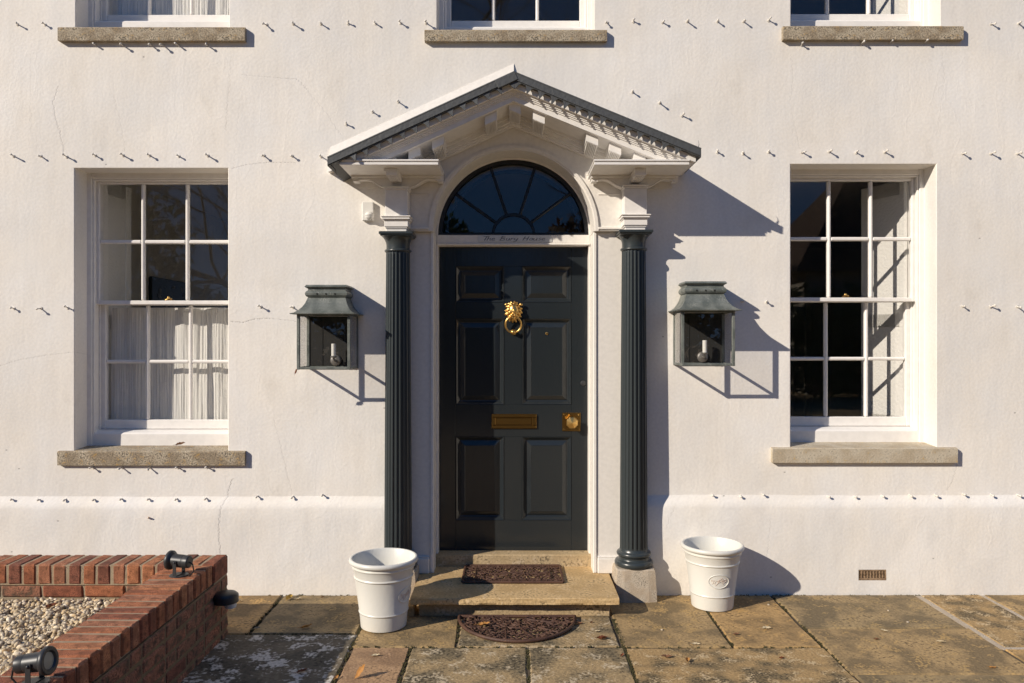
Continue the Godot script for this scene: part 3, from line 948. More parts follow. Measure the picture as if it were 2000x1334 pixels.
func strokes(mb: MB, text: String, at: Vector3, size: float, width: float) -> void:
	var glyphs := {
		"T": [0.62, [[[0.0, 0.92], [0.2, 1.0], [0.75, 0.98]], [[0.42, 1.0], [0.36, 0.5], [0.32, 0.0]]]],
		"h": [0.55, [[[0.06, 1.0], [0.0, 0.0]], [[0.02, 0.35], [0.16, 0.58], [0.34, 0.55], [0.34, 0.1], [0.44, 0.02]]]],
		"e": [0.52, [[[0.02, 0.28], [0.34, 0.4], [0.3, 0.58], [0.14, 0.58], [0.0, 0.36], [0.03, 0.1], [0.18, 0.0], [0.42, 0.14]]]],
		"B": [0.72, [[[0.12, 0.98], [0.06, 0.5], [0.0, 0.04], [-0.14, 0.1]], [[-0.08, 0.8], [0.14, 1.0], [0.44, 0.96], [0.46, 0.74], [0.1, 0.54]], [[0.1, 0.54], [0.5, 0.46], [0.5, 0.14], [0.24, 0.0], [0.02, 0.06]]]],
		"u": [0.56, [[[0.02, 0.58], [0.0, 0.14], [0.14, 0.0], [0.34, 0.2], [0.38, 0.58]], [[0.38, 0.58], [0.36, 0.08], [0.46, 0.02]]]],
		"r": [0.42, [[[0.04, 0.58], [0.0, 0.0]], [[0.02, 0.34], [0.14, 0.56], [0.3, 0.56]]]],
		"y": [0.56, [[[0.02, 0.58], [0.02, 0.2], [0.16, 0.08], [0.34, 0.28]], [[0.4, 0.58], [0.32, -0.1], [0.14, -0.32], [-0.02, -0.22]]]],
		"H": [0.78, [[[0.1, 1.0], [0.0, 0.0]], [[0.56, 1.0], [0.46, 0.0]], [[-0.06, 0.46], [0.6, 0.54]]]],
		"o": [0.5, [[[0.18, 0.58], [0.0, 0.36], [0.04, 0.08], [0.2, 0.0], [0.36, 0.2], [0.34, 0.48], [0.18, 0.58], [0.46, 0.5]]]],
		"s": [0.46, [[[0.34, 0.52], [0.18, 0.6], [0.04, 0.48], [0.16, 0.34], [0.3, 0.2], [0.24, 0.02], [0.0, 0.06]]]],
		" ": [0.55, []],
	}
	var x := 0.0
	for ch in text:
		var g: Array = glyphs[ch]
		for s in g[1]:
			var pts := []
			for p in s:
				pts.append(at + Vector3((x + p[0] + p[1] * 0.22) * size, p[1] * size, 0.0))
			mb.tube(pts, width, 5)
		x += g[0]

func build_doorcase(house: Node3D) -> void:
	# flat board that carries the arch and fills the pediment
	var outer := [Vector2(-0.80, 2.352), Vector2(-0.80, 2.62), Vector2(-1.0, 2.64), Vector2(-1.02, 2.715), Vector2(0.011, 3.16), Vector2(1.05, 2.735), Vector2(1.04, 2.64), Vector2(0.85, 2.62), Vector2(0.85, 2.352), Vector2(AX + AR + 0.004, 2.352)]
	var poly := PackedVector2Array(outer)
	poly.append_array(PackedVector2Array(arc(AR + 0.004, 0.0, PI, 40)))
	poly.append(Vector2(AX - AR - 0.004, 2.352))
	var mb := MB.new()
	mb.extrude(poly, -0.012, 0.016)
	# the jamb faces below stand a little further back
	mb.box(-0.7, AX - AR - 0.0005, 0.12, 2.3515, -0.47, -0.02, 0.002)
	mb.box(AX + AR + 0.0005, 0.76, 0.12, 2.3515, -0.47, -0.02, 0.002)
	var ds := obj("door_surround", mb, mats.old_white_paint, house)
	# lining of jambs and arch with a moulded edge
	var lm := MB.new()
	for ring in [[AR, AR + 0.026, -0.32, 0.021], [AR + 0.01, AR + 0.03, 0.0211, 0.03], [AR - 0.012, AR - 0.0005, -0.32, -0.19]]:
		var foot := 2.353 if ring[3] > 0.0 else 0.127
		var p := PackedVector2Array()
		p.append(Vector2(AX + ring[0], foot))
		p.append_array(PackedVector2Array(arc(ring[0], 0.0, PI, 44)))
		p.append(Vector2(AX - ring[0], foot))
		p.append(Vector2(AX - ring[1], foot))
		p.append_array(PackedVector2Array(arc(ring[1], PI, 0.0, 44)))
		p.append(Vector2(AX + ring[1], foot))
		lm.extrude(p, ring[2], ring[3])
	for s in [-1.0, 1.0]:
		lm.obox(Transform3D(Basis(), Vector3(AX + s * (AR + 0.012), 1.239, -0.0155)), Vector3(0.02, 2.224, 0.012), 0.003)
	obj("arch_lining", lm, mats.old_white_paint, ds)
	# impost bands and the blocks at the foot of the jambs
	var im := MB.new()
	for q in [[-0.664, AX - AR - 0.028], [AX + AR + 0.028, 0.712]]:
		im.box(q[0], q[1], 2.362, 2.378, -0.03, 0.032, 0.003)
		im.box(q[0] + 0.001, q[1] - 0.001, 2.354, 2.3615, -0.03, 0.024, 0.002)
		im.box(q[0], q[1], 2.588, 2.596, 0.01, 0.021, 0.002)
		im.box(q[0] + 0.0, q[1] + 0.0, 0.1255, 0.225, -0.03, 0.004, 0.005)
		im.box(q[0] + 0.002, q[1] - 0.002, 0.2252, 0.236, -0.03, -0.004, 0.004)
	obj("impost", im, mats.old_white_paint, ds)
	# transom with the name board
	var tm := MB.new()
	tm.box(AX - AR + 0.006, AX + AR - 0.006, 2.302, 2.357, -0.32, -0.188, 0.003)
	tm.box(AX - AR + 0.004, AX + AR - 0.004, 2.285, 2.3015, -0.32, -0.176, 0.005)
	var tr := obj("transom", tm, mats.old_white_paint, house)
	var nb := MB.new()
	var n0 := survey(933, 472.5, -0.184)
	var n1 := survey(1078, 459.5, -0.184)
	nb.box(n0.x, n1.x, n0.y, n1.y, -0.1885, -0.183, 0.0015)
	var board := obj("name_board", nb, mats.name_board, tr)
	board.set_meta("label", "small white name board with handwritten dark lettering")
	var tx := MB.new()
	strokes(tx, "The Bury House", Vector3(survey(945, 0, -0.183).x, n0.y + 0.0095, -0.1828), 0.0275, 0.0013)
	# stretch to the measured width
	var lo := 1e9
	var hi := -1e9
	for q in tx.v:
		lo = minf(lo, q.x)
		hi = maxf(hi, q.x)
	var want := survey(1065, 0, -0.183).x - survey(944, 0, -0.183).x
	for i in tx.v.size():
		tx.v[i].x = survey(944, 0, -0.183).x + (tx.v[i].x - lo) / (hi - lo) * want
	obj("lettering", tx, mats.ink, tr)
	# fanlight
	var fm := MB.new()
	var fz := -0.225
	var ring := PackedVector2Array([Vector2(AX + AR - 0.012, AY)])
	ring.append_array(PackedVector2Array(arc(AR - 0.0125, 0.0, PI, 44)))
	ring.append_array(PackedVector2Array(arc(AR - 0.038, PI, 0.0, 44)))
	fm.extrude(ring, fz - 0.03, fz + 0.03)
	fm.box(AX - AR + 0.03, AX + AR - 0.03, AY, AY + 0.016, fz - 0.03, fz + 0.028, 0.003)
	var fan := obj("fanlight", fm, mats.fanlight_paint, house)
	var hub := PackedVector2Array(arc(0.15, 0.0, PI, 24))
	hub.append_array(PackedVector2Array(arc(0.132, PI, 0.0, 24)))
	var hm := MB.new()
	hm.extrude(hub, fz - 0.012, fz + 0.02)
	obj("glazing_bar", hm, mats.fanlight_paint, fan)
	var angs := [0.0, 36.4, 72.4, 108.6, 144.3, 180.0]
	for i in range(1, 5):
		var a := deg_to_rad(angs[i])
		var bm := MB.new()
		bm.obox(Transform3D(Basis(Vector3.BACK, a), Vector3(AX + cos(a) * 0.3165, AY + sin(a) * 0.3165, fz + 0.004)), Vector3(0.346, 0.019, 0.03), 0.005)
		obj("glazing_bar", bm, mats.fanlight_paint, fan)
	for i in 5:
		var p := PackedVector2Array(arc(AR - 0.03, deg_to_rad(angs[i]), deg_to_rad(angs[i + 1]), 12))
		p.append_array(PackedVector2Array(arc(0.14, deg_to_rad(angs[i + 1]), deg_to_rad(angs[i]), 6)))
		var g := MB.new()
		g.extrude(p, fz - 0.0015, fz + 0.0015)
		obj("pane", g, mats.window_glass, fan)
	var gh := MB.new()
	gh.extrude(PackedVector2Array(arc(0.136, 0.0, PI, 20)), fz - 0.0015, fz + 0.0015)
	obj("pane", gh, mats.window_glass, fan)
	# solid dark ring standing in for the frame's reflection in the glass
	var ih := PackedVector2Array(arc(AR - 0.045, 0.0, PI, 36))
	ih.append_array(PackedVector2Array(arc(AR - 0.066, PI, 0.0, 36)))
	var ihm := MB.new()
	ihm.extrude(ih, -0.36, -0.345)
	obj("reflection_ring", ihm, mats.fanlight_paint, fan)
	# stone threshold under the door
	var th := MB.new()
	th.box(-0.518, 0.537, 0.118, 0.2045, -0.42, -0.158, 0.006)
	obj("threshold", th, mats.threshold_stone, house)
	# columns with their pedestals
	for x in [-0.732, 0.782]:
		build_column(house, x, 0.0 if x > 0 else -0.01)

func build_column(house: Node3D, cx: float, dy: float) -> void:
	var cz := 0.064
	var at := Vector3(cx, 0, cz)
	# fluted shaft
	var mb := MB.new()
	var fl := 20
	var per := 8
	var y0 := 0.31 + dy
	var y1 := 2.222 + dy
	var R := func(t: float) -> float: return lerpf(0.0885, 0.0765, pow(t, 1.25))
	var S := func(a: float, t: float, k: int) -> Vector3:
		var u := fposmod(a / TAU * fl, 1.0)
		var d := 0.0
		if u > 0.14 and u < 0.86:
			d = sin((u - 0.14) / 0.72 * PI)
			d = sqrt(maxf(0.0, d)) if k > 0 else 0.0
		var r: float = R.call(t) - 0.0105 * d * (1.0 if k > 0 and k < 9 else 0.0)
		return at + Vector3(cos(a) * r, lerpf(y0, y1, t), sin(a) * r)
	var ts := [0.0, 0.008, 0.014, 0.2, 0.4, 0.6, 0.8, 0.984, 0.99, 1.0]
	var N := func(a: float, t: float, k: int) -> Vector3:
		var e := 0.004
		return (S.call(a, minf(t + 0.02, 1.0), clampi(k, 1, 8)) - S.call(a, maxf(t - 0.02, 0.0), clampi(k, 1, 8))).cross(S.call(a + e, t, k) - S.call(a - e, t, k)).normalized()
	for k in ts.size() - 1:
		for i in fl * per:
			var a := TAU * i / (fl * per)
			var b := TAU * (i + 1) / (fl * per)
			mb.quad_n(S.call(a, ts[k], k), S.call(b, ts[k], k), S.call(b, ts[k + 1], k + 1), S.call(a, ts[k + 1], k + 1), N.call(a, ts[k], k), N.call(b, ts[k], k), N.call(b, ts[k + 1], k + 1), N.call(a, ts[k + 1], k + 1))
	var col := obj("column", mb, mats.column_paint, house)
	# base: two rings
	var bm := MB.new()
	var pr := [Vector2(0.09, 0.198)]
	pr.append(Vector2(0.107, 0.198))
	for i in 9:
		var a := -PI / 2 + PI * i / 8
		pr.append(Vector2(0.101 + 0.0215 * cos(a), 0.222 + 0.0225 * sin(a)))
	pr.append(Vector2(0.098, 0.248)); pr.append(Vector2(0.096, 0.258)); pr.append(Vector2(0.0985, 0.264))
	for i in 7:
		var a := -PI / 2 + PI * i / 6
		pr.append(Vector2(0.0945 + 0.0155 * cos(a), 0.281 + 0.0155 * sin(a)))
	pr.append(Vector2(0.092, 0.3)); pr.append(Vector2(0.0885, 0.314))
	bm.lathe(pr, 40, Transform3D(Basis(), at + Vector3(0, dy, 0)), 0.6)
	obj("base", bm, mats.column_paint, col)
	# capital: neck ring, bell and square top
	var cm := MB.new()
	var cp := [Vector2(0.0765, 2.218), Vector2(0.082, 2.219), Vector2(0.086, 2.224), Vector2(0.086, 2.23), Vector2(0.08, 2.236), Vector2(0.0745, 2.238), Vector2(0.0745, 2.262), Vector2(0.077, 2.278), Vector2(0.083, 2.294), Vector2(0.09, 2.306), Vector2(0.093, 2.309), Vector2(0.093, 2.313), Vector2(0.1, 2.317)]
	cm.lathe(cp, 40, Transform3D(Basis(), at + Vector3(0, dy, 0)), 0.6)
	cm.box(cx - 0.1, cx + 0.1, 2.315 + dy, 2.323 + dy, cz - 0.1, cz + 0.1, 0.003)
	cm.box(cx - 0.107, cx + 0.107, 2.3232 + dy, 2.342 + dy, cz - 0.107, cz + 0.107, 0.004)
	obj("capital", cm, mats.column_paint, col)
	# rough stone pedestal, a little wider at the foot
	var pm := MB.new()
	var pf := FastNoiseLite.new()
	pf.seed = 7
	pf.frequency = 9.0
	var pts := []
	for lv in [[-0.02, 0.139], [0.03, 0.137], [0.1, 0.133], [0.165, 0.129], [0.192, 0.126], [0.2, 0.119]]:
		var ring := []
		for i in 24:
			var a := TAU * i / 24
			var d := Vector2(cos(a), sin(a))
			var sq := 1.0 / maxf(absf(d.x), absf(d.y))
			var r: float = lv[1] * minf(sq, 1.33) + 0.0035 * pf.get_noise_3d(d.x, lv[0] * 5.0, d.y + cx)
			ring.append(Vector3(cx + d.x * r, lv[0] + dy, cz - 0.02 + d.y * r))
		pts.append(ring)
	for k in pts.size() - 1:
		for i in 24:
			var j := (i + 1) % 24
			pm.face([pts[k][i], pts[k][j], pts[k + 1][j], pts[k + 1][i]], Vector3(cx, 0.1, cz - 0.02))
	pm.face(pts[5], Vector3(cx, 0.0, cz))
	obj("pedestal", pm, mats.pedestal_stone, house)
	# white entablature block above the capital
	var em := MB.new()
	var b0 := 2.342 + dy
	for q in [[0.064, 0.132, 0.0, 0.02], [0.0695, 0.139, 0.0202, 0.03], [0.075, 0.146, 0.0302, 0.068], [0.08, 0.152, 0.0682, 0.076], [0.088, 0.162, 0.0762, 0.09], [0.094, 0.169, 0.0902, 0.098], [0.0715, 0.143, 0.0982, 0.265], [0.077, 0.15, 0.2652, 0.276], [0.083, 0.157, 0.2762, 0.286]]:
		em.box(cx - q[0], cx + q[0], b0 + q[2], b0 + q[3], 0.02, q[1], 0.0025)
	obj("entablature_block", em, mats.white_paint, house)

# the rake of the pediment: y of the roof's upper edge at x
const APEX := Vector2(0.011, 3.236)
const TIP_L := Vector2(-1.095, 2.729)
const TIP_R := Vector2(1.122, 2.78)

func chevron(t0: float, t1: float, xl: float, xr: float) -> PackedVector2Array:
	var l := (APEX - TIP_L).normalized()
	var r := (TIP_R - APEX).normalized()
	var F := func(x: float, t: float) -> Vector2:
		if x < APEX.x:
			return Vector2(x, APEX.y + (x - APEX.x) * l.y / l.x - t / l.x)
		return Vector2(x, APEX.y + (x - APEX.x) * r.y / r.x - t / r.x)
	var k := 0.5 * (1.0 / l.x + 1.0 / r.x)
	return PackedVector2Array([F.call(xl, t0), Vector2(APEX.x, APEX.y - t0 * k), F.call(xr, t0), F.call(xr, t1), Vector2(APEX.x, APEX.y - t1 * k), F.call(xl, t1)])

func clipped(poly: PackedVector2Array, y: float) -> Array:
	return Geometry2D.intersect_polygons(poly, PackedVector2Array([Vector2(-3, y), Vector2(3, y), Vector2(3, 5), Vector2(-3, 5)]))

func rake_frame(s: float, t: float, z: float, left: bool) -> Transform3D:
	# s metres down the slope from the apex, t below the roof line
	var d := ((TIP_L - APEX) if left else (TIP_R - APEX)).normalized()
	var x := Vector3(d.x, d.y, 0) * (-1.0 if left else 1.0)
	var n := Vector3(-x.y, x.x, 0)
	return Transform3D(Basis(x, n, Vector3.BACK), Vector3(APEX.x, APEX.y, z) + Vector3(d.x, d.y, 0) * s - n * t)

func build_pediment(house: Node3D) -> void:
	var mb := MB.new()
	for lay in [[0.0462, 0.0763, 0.412], [0.0765, 0.088, 0.386], [0.0882, 0.096, 0.378], [0.0962, 0.104, 0.37], [0.1042, 0.134, 0.362], [0.1342, 0.15, 0.118], [0.1502, 0.172, 0.1], [0.1722, 0.186, 0.082], [0.1862, 0.196, 0.066]]:
		for p in clipped(chevron(lay[0], lay[1], -1.075, 1.098), 2.712):
			mb.extrude(p, 0.02, lay[2])
	var ped := obj("pediment", mb, mats.white_paint, house)
	# lead roof
	var rm := MB.new()
	rm.extrude(chevron(0.0, 0.046, -1.095, 1.122), -0.01, 0.443)
	rm.extrude(chevron(0.006, 0.041, -1.094, 1.121), 0.4431, 0.45)
	for left in [true, false]:
		var len := (APEX - (TIP_L if left else TIP_R)).length()
		var f := rake_frame(0.0, 0.002, 0.446, left)
		var g := rake_frame(len, 0.002, 0.446, left)
		rm.tube([f.origin, g.origin], 0.0065, 6)
	# lead saddle over the ridge, and torn flaps at the eaves
	rm.obox(rake_frame(0.06, 0.025, 0.448, true), Vector3(0.13, 0.056, 0.012), 0.003)
	rm.tube([Vector3(1.108, 2.785, 0.43), Vector3(1.112, 2.81, 0.435), Vector3(1.108, 2.836, 0.43)], 0.006, 4, 0.001, true, 0.4)
	rm.tube([Vector3(-1.09, 2.7, 0.44), Vector3(-1.06, 2.668, 0.4), Vector3(-1.06, 2.64, 0.38)], 0.008, 4, 0.002, true, 0.4)
	obj("roof", rm, mats.lead, ped)
	# mortar fillet where the left slope meets the wall
	var fm := MB.new()
	var tl := Vector2(-1.182, 2.898)
	var tr := Vector2(0.012, 3.443)
	var a := Vector3(tl.x, tl.y, 0.004)
	var b := Vector3(tr.x, tr.y, 0.004)
	var c := Vector3(tr.x, tr.y - 0.215, 0.062)
	var d := Vector3(tl.x, tl.y - 0.17, 0.062)
	fm.hexa([Vector3(a.x, a.y, -0.01), Vector3(b.x, b.y, -0.01), Vector3(c.x, c.y, -0.01), Vector3(d.x, d.y, -0.01), a, b, c, d])
	obj("roof_fillet", fm, mats.old_white_paint, ped)
	# row of pointed lead tabs hanging under the edge of the roof
	var dm := MB.new()
	var dp := PackedVector2Array([Vector2(-0.021, 0.003), Vector2(0.021, 0.003), Vector2(0.0195, -0.003), Vector2(0.0125, -0.009), Vector2(0.0085, -0.018), Vector2(0.005, -0.027), Vector2(0.0, -0.034), Vector2(-0.005, -0.027), Vector2(-0.0085, -0.018), Vector2(-0.0125, -0.009), Vector2(-0.0195, -0.003)])
	for i in dp.size():
		dp[i] = Vector2(dp[i].x * 1.15, dp[i].y * 1.3)
	dm.extrude(dp, -0.005, 0.004)
	var dmesh := dm.mesh()
	for left in [true, false]:
		for i in 14:
			var o := inst("lead_tab", dmesh, mats.lead, ped)
			o.transform = rake_frame(0.04 + 0.0795 * i + rng.randf_range(-0.002, 0.002), 0.046, 0.438, left)
			o.rotate_object_local(Vector3.RIGHT, rng.randf_range(-0.15, 0.1))
	# carved modillions under the soffit: grooved undersides
	for m in [[761, true], [809, true], [855, true], [958.5, true], [1005.5, false], [1052.5, false], [1157, false], [1202, false], [1250, false]]:
		var x := survey(m[0], 0, 0.33).x
		var left: bool = m[1]
		var dd := ((TIP_L - APEX) if left else (TIP_R - APEX)).normalized()
		var s := (x - APEX.x) / dd.x
		var om := MB.new()
		# upright block hung under the slope
		var yt := APEX.y + dd.y * s - 0.1345 / absf(dd.x)
		var slope := dd.y / dd.x
		var w := 0.036
		var top := PackedVector2Array([Vector2(x - w, yt - slope * w), Vector2(x + w, yt + slope * w), Vector2(x + w, yt + slope * w - 0.05), Vector2(x - w, yt - slope * w - 0.05)])
		om.extrude(top, 0.09, 0.322)
		for g in 7:
			var gx := x - w + 0.0085 + g * 0.0092
			om.hexa([Vector3(gx - 0.003, yt + slope * (gx - x) - 0.045, 0.1), Vector3(gx + 0.003, yt + slope * (gx - x) - 0.045, 0.1), Vector3(gx + 0.003, yt + slope * (gx - x) - 0.045, 0.318), Vector3(gx - 0.003, yt + slope * (gx - x) - 0.045, 0.318),
				Vector3(gx - 0.003, yt + slope * (gx - x) - 0.078, 0.1), Vector3(gx + 0.003, yt + slope * (gx - x) - 0.078, 0.1), Vector3(gx + 0.003, yt + slope * (gx - x) - 0.0535, 0.318), Vector3(gx - 0.003, yt + slope * (gx - x) - 0.0535, 0.318)])
		obj("modillion", om, mats.white_paint, ped)
	# horizontal cornice returns on either side of the arch
	for q in [[-1.035, -0.437, -0.732], [0.488, 1.062, 0.782]]:
		var cm := MB.new()
		for lay in [[0.0, 0.42, 2.714, 2.724], [0.006, 0.412, 2.706, 2.7138], [0.003, 0.416, 2.692, 2.7058], [0.014, 0.13, 2.676, 2.6918]]:
			cm.box(q[0] + lay[0], q[1] - lay[0], lay[2], lay[3], 0.01, lay[1], 0.0015)
		var cor := obj("cornice", cm, mats.white_paint, ped)
		# scalloped board below
		var e0: float = q[0] + 0.02
		var e1: float = q[1] - 0.004
		var sp := PackedVector2Array([Vector2(e0, 2.69), Vector2(e0, 2.657), Vector2(e0 + 0.035, 2.657)])
		for side in [0, 1]:
			var a0: float = e0 + 0.04 if side == 0 else q[2] + 0.085
			var a1: float = q[2] - 0.085 if side == 0 else e1 - 0.04
			for i in 13:
				var u := i / 12.0
				var w: float = u if side == 0 else 1.0 - u
				sp.append(Vector2(lerpf(a0, a1, u), 2.668 - 0.046 * smoothstep(0.25, 1.0, w) + 0.006 * sin(w * PI)))
		sp.append(Vector2(e1 - 0.035, 2.657)); sp.append(Vector2(e1, 2.657)); sp.append(Vector2(e1, 2.69))
		var sm := MB.new()
		sm.extrude(sp, 0.03, 0.108)
		var edge := []
		for i in range(2, sp.size() - 2):
			edge.append(Vector3(sp[i].x, sp[i].y, 0.108))
		sm.tube(edge, 0.0065, 6)
		obj("scalloped_board", sm, mats.white_paint, cor)
		var km := MB.new()
		km.box(q[2] - 0.034, q[2] + 0.034, 2.648, 2.6915, 0.1, 0.33, 0.002)
		for g in 6:
			km.box(q[2] - 0.03 + g * 0.0105, q[2] - 0.0245 + g * 0.0105, 2.642, 2.6485, 0.11, 0.318)
		obj("modillion", km, mats.white_paint, cor)

# ---------------------------------------------------------------- ground
func flag(parent: Node3D, x0: float, x1: float, z0: float, z1: float, m: String, lift := 0.0) -> void:
	var gap := 0.007
	var pts := []
	var cs := [Vector2(x0 + gap, z0 + gap), Vector2(x1 - gap, z0 + gap), Vector2(x1 - gap, z1 - gap), Vector2(x0 + gap, z1 - gap)]
	for i in 4:
		cs[i] += Vector2(rng.randf_range(-0.005, 0.005), rng.randf_range(-0.005, 0.005))
	for i in 4:
		var a: Vector2 = cs[i]
		var b: Vector2 = cs[(i + 1) % 4]
		var n := 7
		for k in n:
			var p := a.lerp(b, float(k) / n)
			if k > 0:
				p += Vector2(rng.randf_range(-0.003, 0.003), rng.randf_range(-0.003, 0.003))
			pts.append(p)
	var cen := Vector2((x0 + x1) * 0.5, (z0 + z1) * 0.5)
	var mb := MB.new()
	var c3 := Vector3(cen.x, -0.05, cen.y)
	var tilt := Vector2(rng.randf_range(-0.003, 0.003), rng.randf_range(-0.003, 0.003))
	var top := []
	var mid := []
	var low := []
	for p in pts:
		var inn: Vector2 = p + (cen - p).normalized() * rng.randf_range(0.006, 0.011)
		var y: float = lift + tilt.dot(p - cen)
		top.append(Vector3(inn.x, y, inn.y))
		mid.append(Vector3(p.x, y - 0.007, p.y))
		low.append(Vector3(p.x, -0.06, p.y))
	for i in pts.size():
		var j := (i + 1) % pts.size()
		mb.face([top[i], top[j], mid[j], mid[i]], c3)
		mb.face([mid[i], mid[j], low[j], low[i]], c3)
	for i in pts.size():
		var j := (i + 1) % pts.size()
		mb.tri_n(Vector3(cen.x, lift, cen.y), top[i], top[j], Vector3.UP, Vector3.UP, Vector3.UP)
	obj("paving_stone", mb, mats[m], parent)

func build_ground() -> void:
	var mb := MB.new()
	mb.sheet(Vector3(-300, -0.075, -300), Vector3(300, -0.075, -300), Vector3(300, -0.075, 300), Vector3(-300, -0.075, 300), Vector3.UP)
	structure(obj("ground", mb, mats.ground_gravel))
	var pave := Node3D.new()
	pave.name = "pavement"
	add_child(pave)
	structure(pave)
	var bd := MB.new()
	bd.box(-6.0, 6.0, -0.07, -0.009, -0.04, 3.2)
	obj("bedding", bd, mats.joint_soil, pave)
	var flags := [
		[-2.3, -1.475, 0.03, 0.70, "flag_gold"], [-1.475, -0.868, 0.03, 0.70, "flag_grey"], [-1.95, -0.855, 0.70, 1.62, "flag_black"],
		[-0.868, -0.303, 0.03, 0.882, "flag_tan"], [-0.303, 0.59, 0.36, 0.882, "flag_lichen"], [-0.303, 0.59, 0.03, 0.36, "flag_grey"], [0.59, 1.185, 0.03, 0.888, "flag_tan"], [1.185, 1.67, 0.03, 0.888, "flag_gold"],
		[1.67, 2.605, 0.03, 0.616, "flag_grey"], [1.67, 2.612, 0.616, 1.222, "flag_tan"], [2.635, 3.025, 0.03, 0.885, "flag_spotted"], [3.045, 3.9, 0.03, 0.75, "flag_tan"], [3.045, 3.9, 0.75, 1.5, "flag_gold"],
		[-0.855, -0.545, 0.882, 1.7, "flag_red"], [-0.545, 0.084, 0.882, 1.56, "flag_lichen"], [0.084, 0.603, 0.882, 1.56, "flag_lichen"], [0.603, 1.675, 0.888, 1.6, "flag_spotted"],
		[1.675, 2.625, 1.222, 1.9, "flag_grey"], [2.625, 3.045, 0.9, 1.6, "flag_gold"], [-0.545, 0.603, 1.56, 2.3, "flag_tan"], [0.603, 1.675, 1.6, 2.3, "flag_gold"], [1.675, 2.625, 1.9, 2.5, "flag_lichen"],
		[-1.55, -0.855, 1.7, 2.4, "flag_tan"], [2.625, 3.9, 1.6, 2.4, "flag_tan"], [-0.855, -0.545, 1.7, 2.3, "flag_grey"], [-1.55, 0.3, 2.4, 3.15, "flag_tan"], [0.3, 1.7, 2.3, 3.15, "flag_grey"], [1.7, 3.9, 2.5, 3.15, "flag_gold"],
		[-4.2, -2.3, 0.03, 0.70, "flag_tan"],
	]
	for f in flags:
		flag(pave, f[0], f[1], f[2], f[3], f[4], rng.randf_range(-0.0015, 0.0015))
	# pale mortar pointing in the joints on the right
	var jm := MB.new()
	jm.box(2.6, 2.642, -0.03, -0.0035, 0.03, 0.9)
	jm.box(3.018, 3.052, -0.03, -0.0045, 0.03, 1.55)
	jm.box(2.62, 3.04, -0.03, -0.004, 0.878, 0.908)
	obj("joint_mortar", jm, mats.joint_mortar, pave)
	# moss in the open joints
	var tuft := MB.new()
	for i in 5:
		var a := TAU * i / 5
		tuft.tube([Vector3(cos(a) * 0.002, 0, sin(a) * 0.002), Vector3(cos(a) * 0.006, 0.006 + 0.002 * (i % 3), sin(a) * 0.006)], 0.0028, 4, 0.001)
	var mm := MultiMesh.new()
	mm.transform_format = MultiMesh.TRANSFORM_3D
	mm.mesh = tuft.mesh()
	var spots := []
	for l in [[0.6, 0.6, 0.45, 1.55, 260], [1.185, 1.185, 0.25, 0.88, 60], [1.67, 1.67, 0.1, 1.2, 90], [-0.303, -0.303, 0.5, 0.88, 40], [0.084, 0.084, 0.9, 1.5, 120], [-0.545, -0.545, 0.9, 1.5, 110], [-0.86, -0.86, 0.5, 1.4, 120], [-1.475, -1.475, 0.1, 0.7, 60], [-1.5, -0.87, 0.7, 0.7, 50], [-0.86, 0.6, 0.882, 0.882, 70], [0.6, 1.68, 0.888, 0.888, 60], [-1.6, -0.9, 0.04, 0.04, 50], [0.95, 3.0, 0.042, 0.042, 140]]:
		for i in int(l[4] * 0.55):
			var t := rng.randf()
			spots.append(Vector3(lerpf(l[0], l[1], t) + rng.randfn(0, 0.004), -0.008, lerpf(l[2], l[3], t) + rng.randfn(0, 0.004)))
	mm.instance_count = spots.size()
	for i in spots.size():
		mm.set_instance_transform(i, Transform3D(Basis(Vector3.UP, rng.randf() * TAU).scaled(Vector3.ONE * rng.randf_range(0.7, 1.5)), spots[i]))
	var mi := MultiMeshInstance3D.new()
	mi.name = "moss"
	mi.multimesh = mm
	mi.material_override = mats.moss
	mi.set_meta("kind", "stuff")
	mi.set_meta("label", "dark green moss growing in the paving joints")
	mi.set_meta("category", "moss")
	add_child(mi)

func rough_slab(mb: MB, x0: float, x1: float, y0: float, y1: float, z0: float, z1: float, sd: int, amp: float) -> void:
	# stone slab whose front edge is worn and chipped
	var f := FastNoiseLite.new()
	f.seed = sd
	f.frequency = 6.0
	var n := 46
	var prof := [[0.0, y0], [1.0, y0 + 0.004], [1.0, y0 + (y1 - y0) * 0.35], [0.95, y0 + (y1 - y0) * 0.7], [0.85, y1 - 0.006], [0.5, y1 - 0.0015]]
	var rows := []
	for i in n + 1:
		var x := lerpf(x0, x1, float(i) / n)
		var row := [Vector3(x, y0, z0)]
		for k in range(1, prof.size()):
			var back: float = (1.0 - prof[k][0]) * 0.02
			row.append(Vector3(x, prof[k][1] + 0.002 * f.get_noise_2d(x * 3.0, k * 4.0), z1 - back + amp * f.get_noise_2d(x, k * 0.35) + amp * 0.5 * f.get_noise_2d(x * 5.0, k * 2.0)))
		row.append(Vector3(x, y1, z1 - 0.05))
		row.append(Vector3(x, y1, z0))
		rows.append(row)
	var mid := Vector3((x0 + x1) * 0.5, (y0 + y1) * 0.5, (z0 + z1) * 0.5)
	for i in n:
		for k in rows[i].size() - 1:
			mb.face([rows[i][k], rows[i + 1][k], rows[i + 1][k + 1], rows[i][k + 1]], Vector3(rows[i][k].x, mid.y, mid.z))
	mb.face(rows[0], mid)
	mb.face(rows[n], mid)

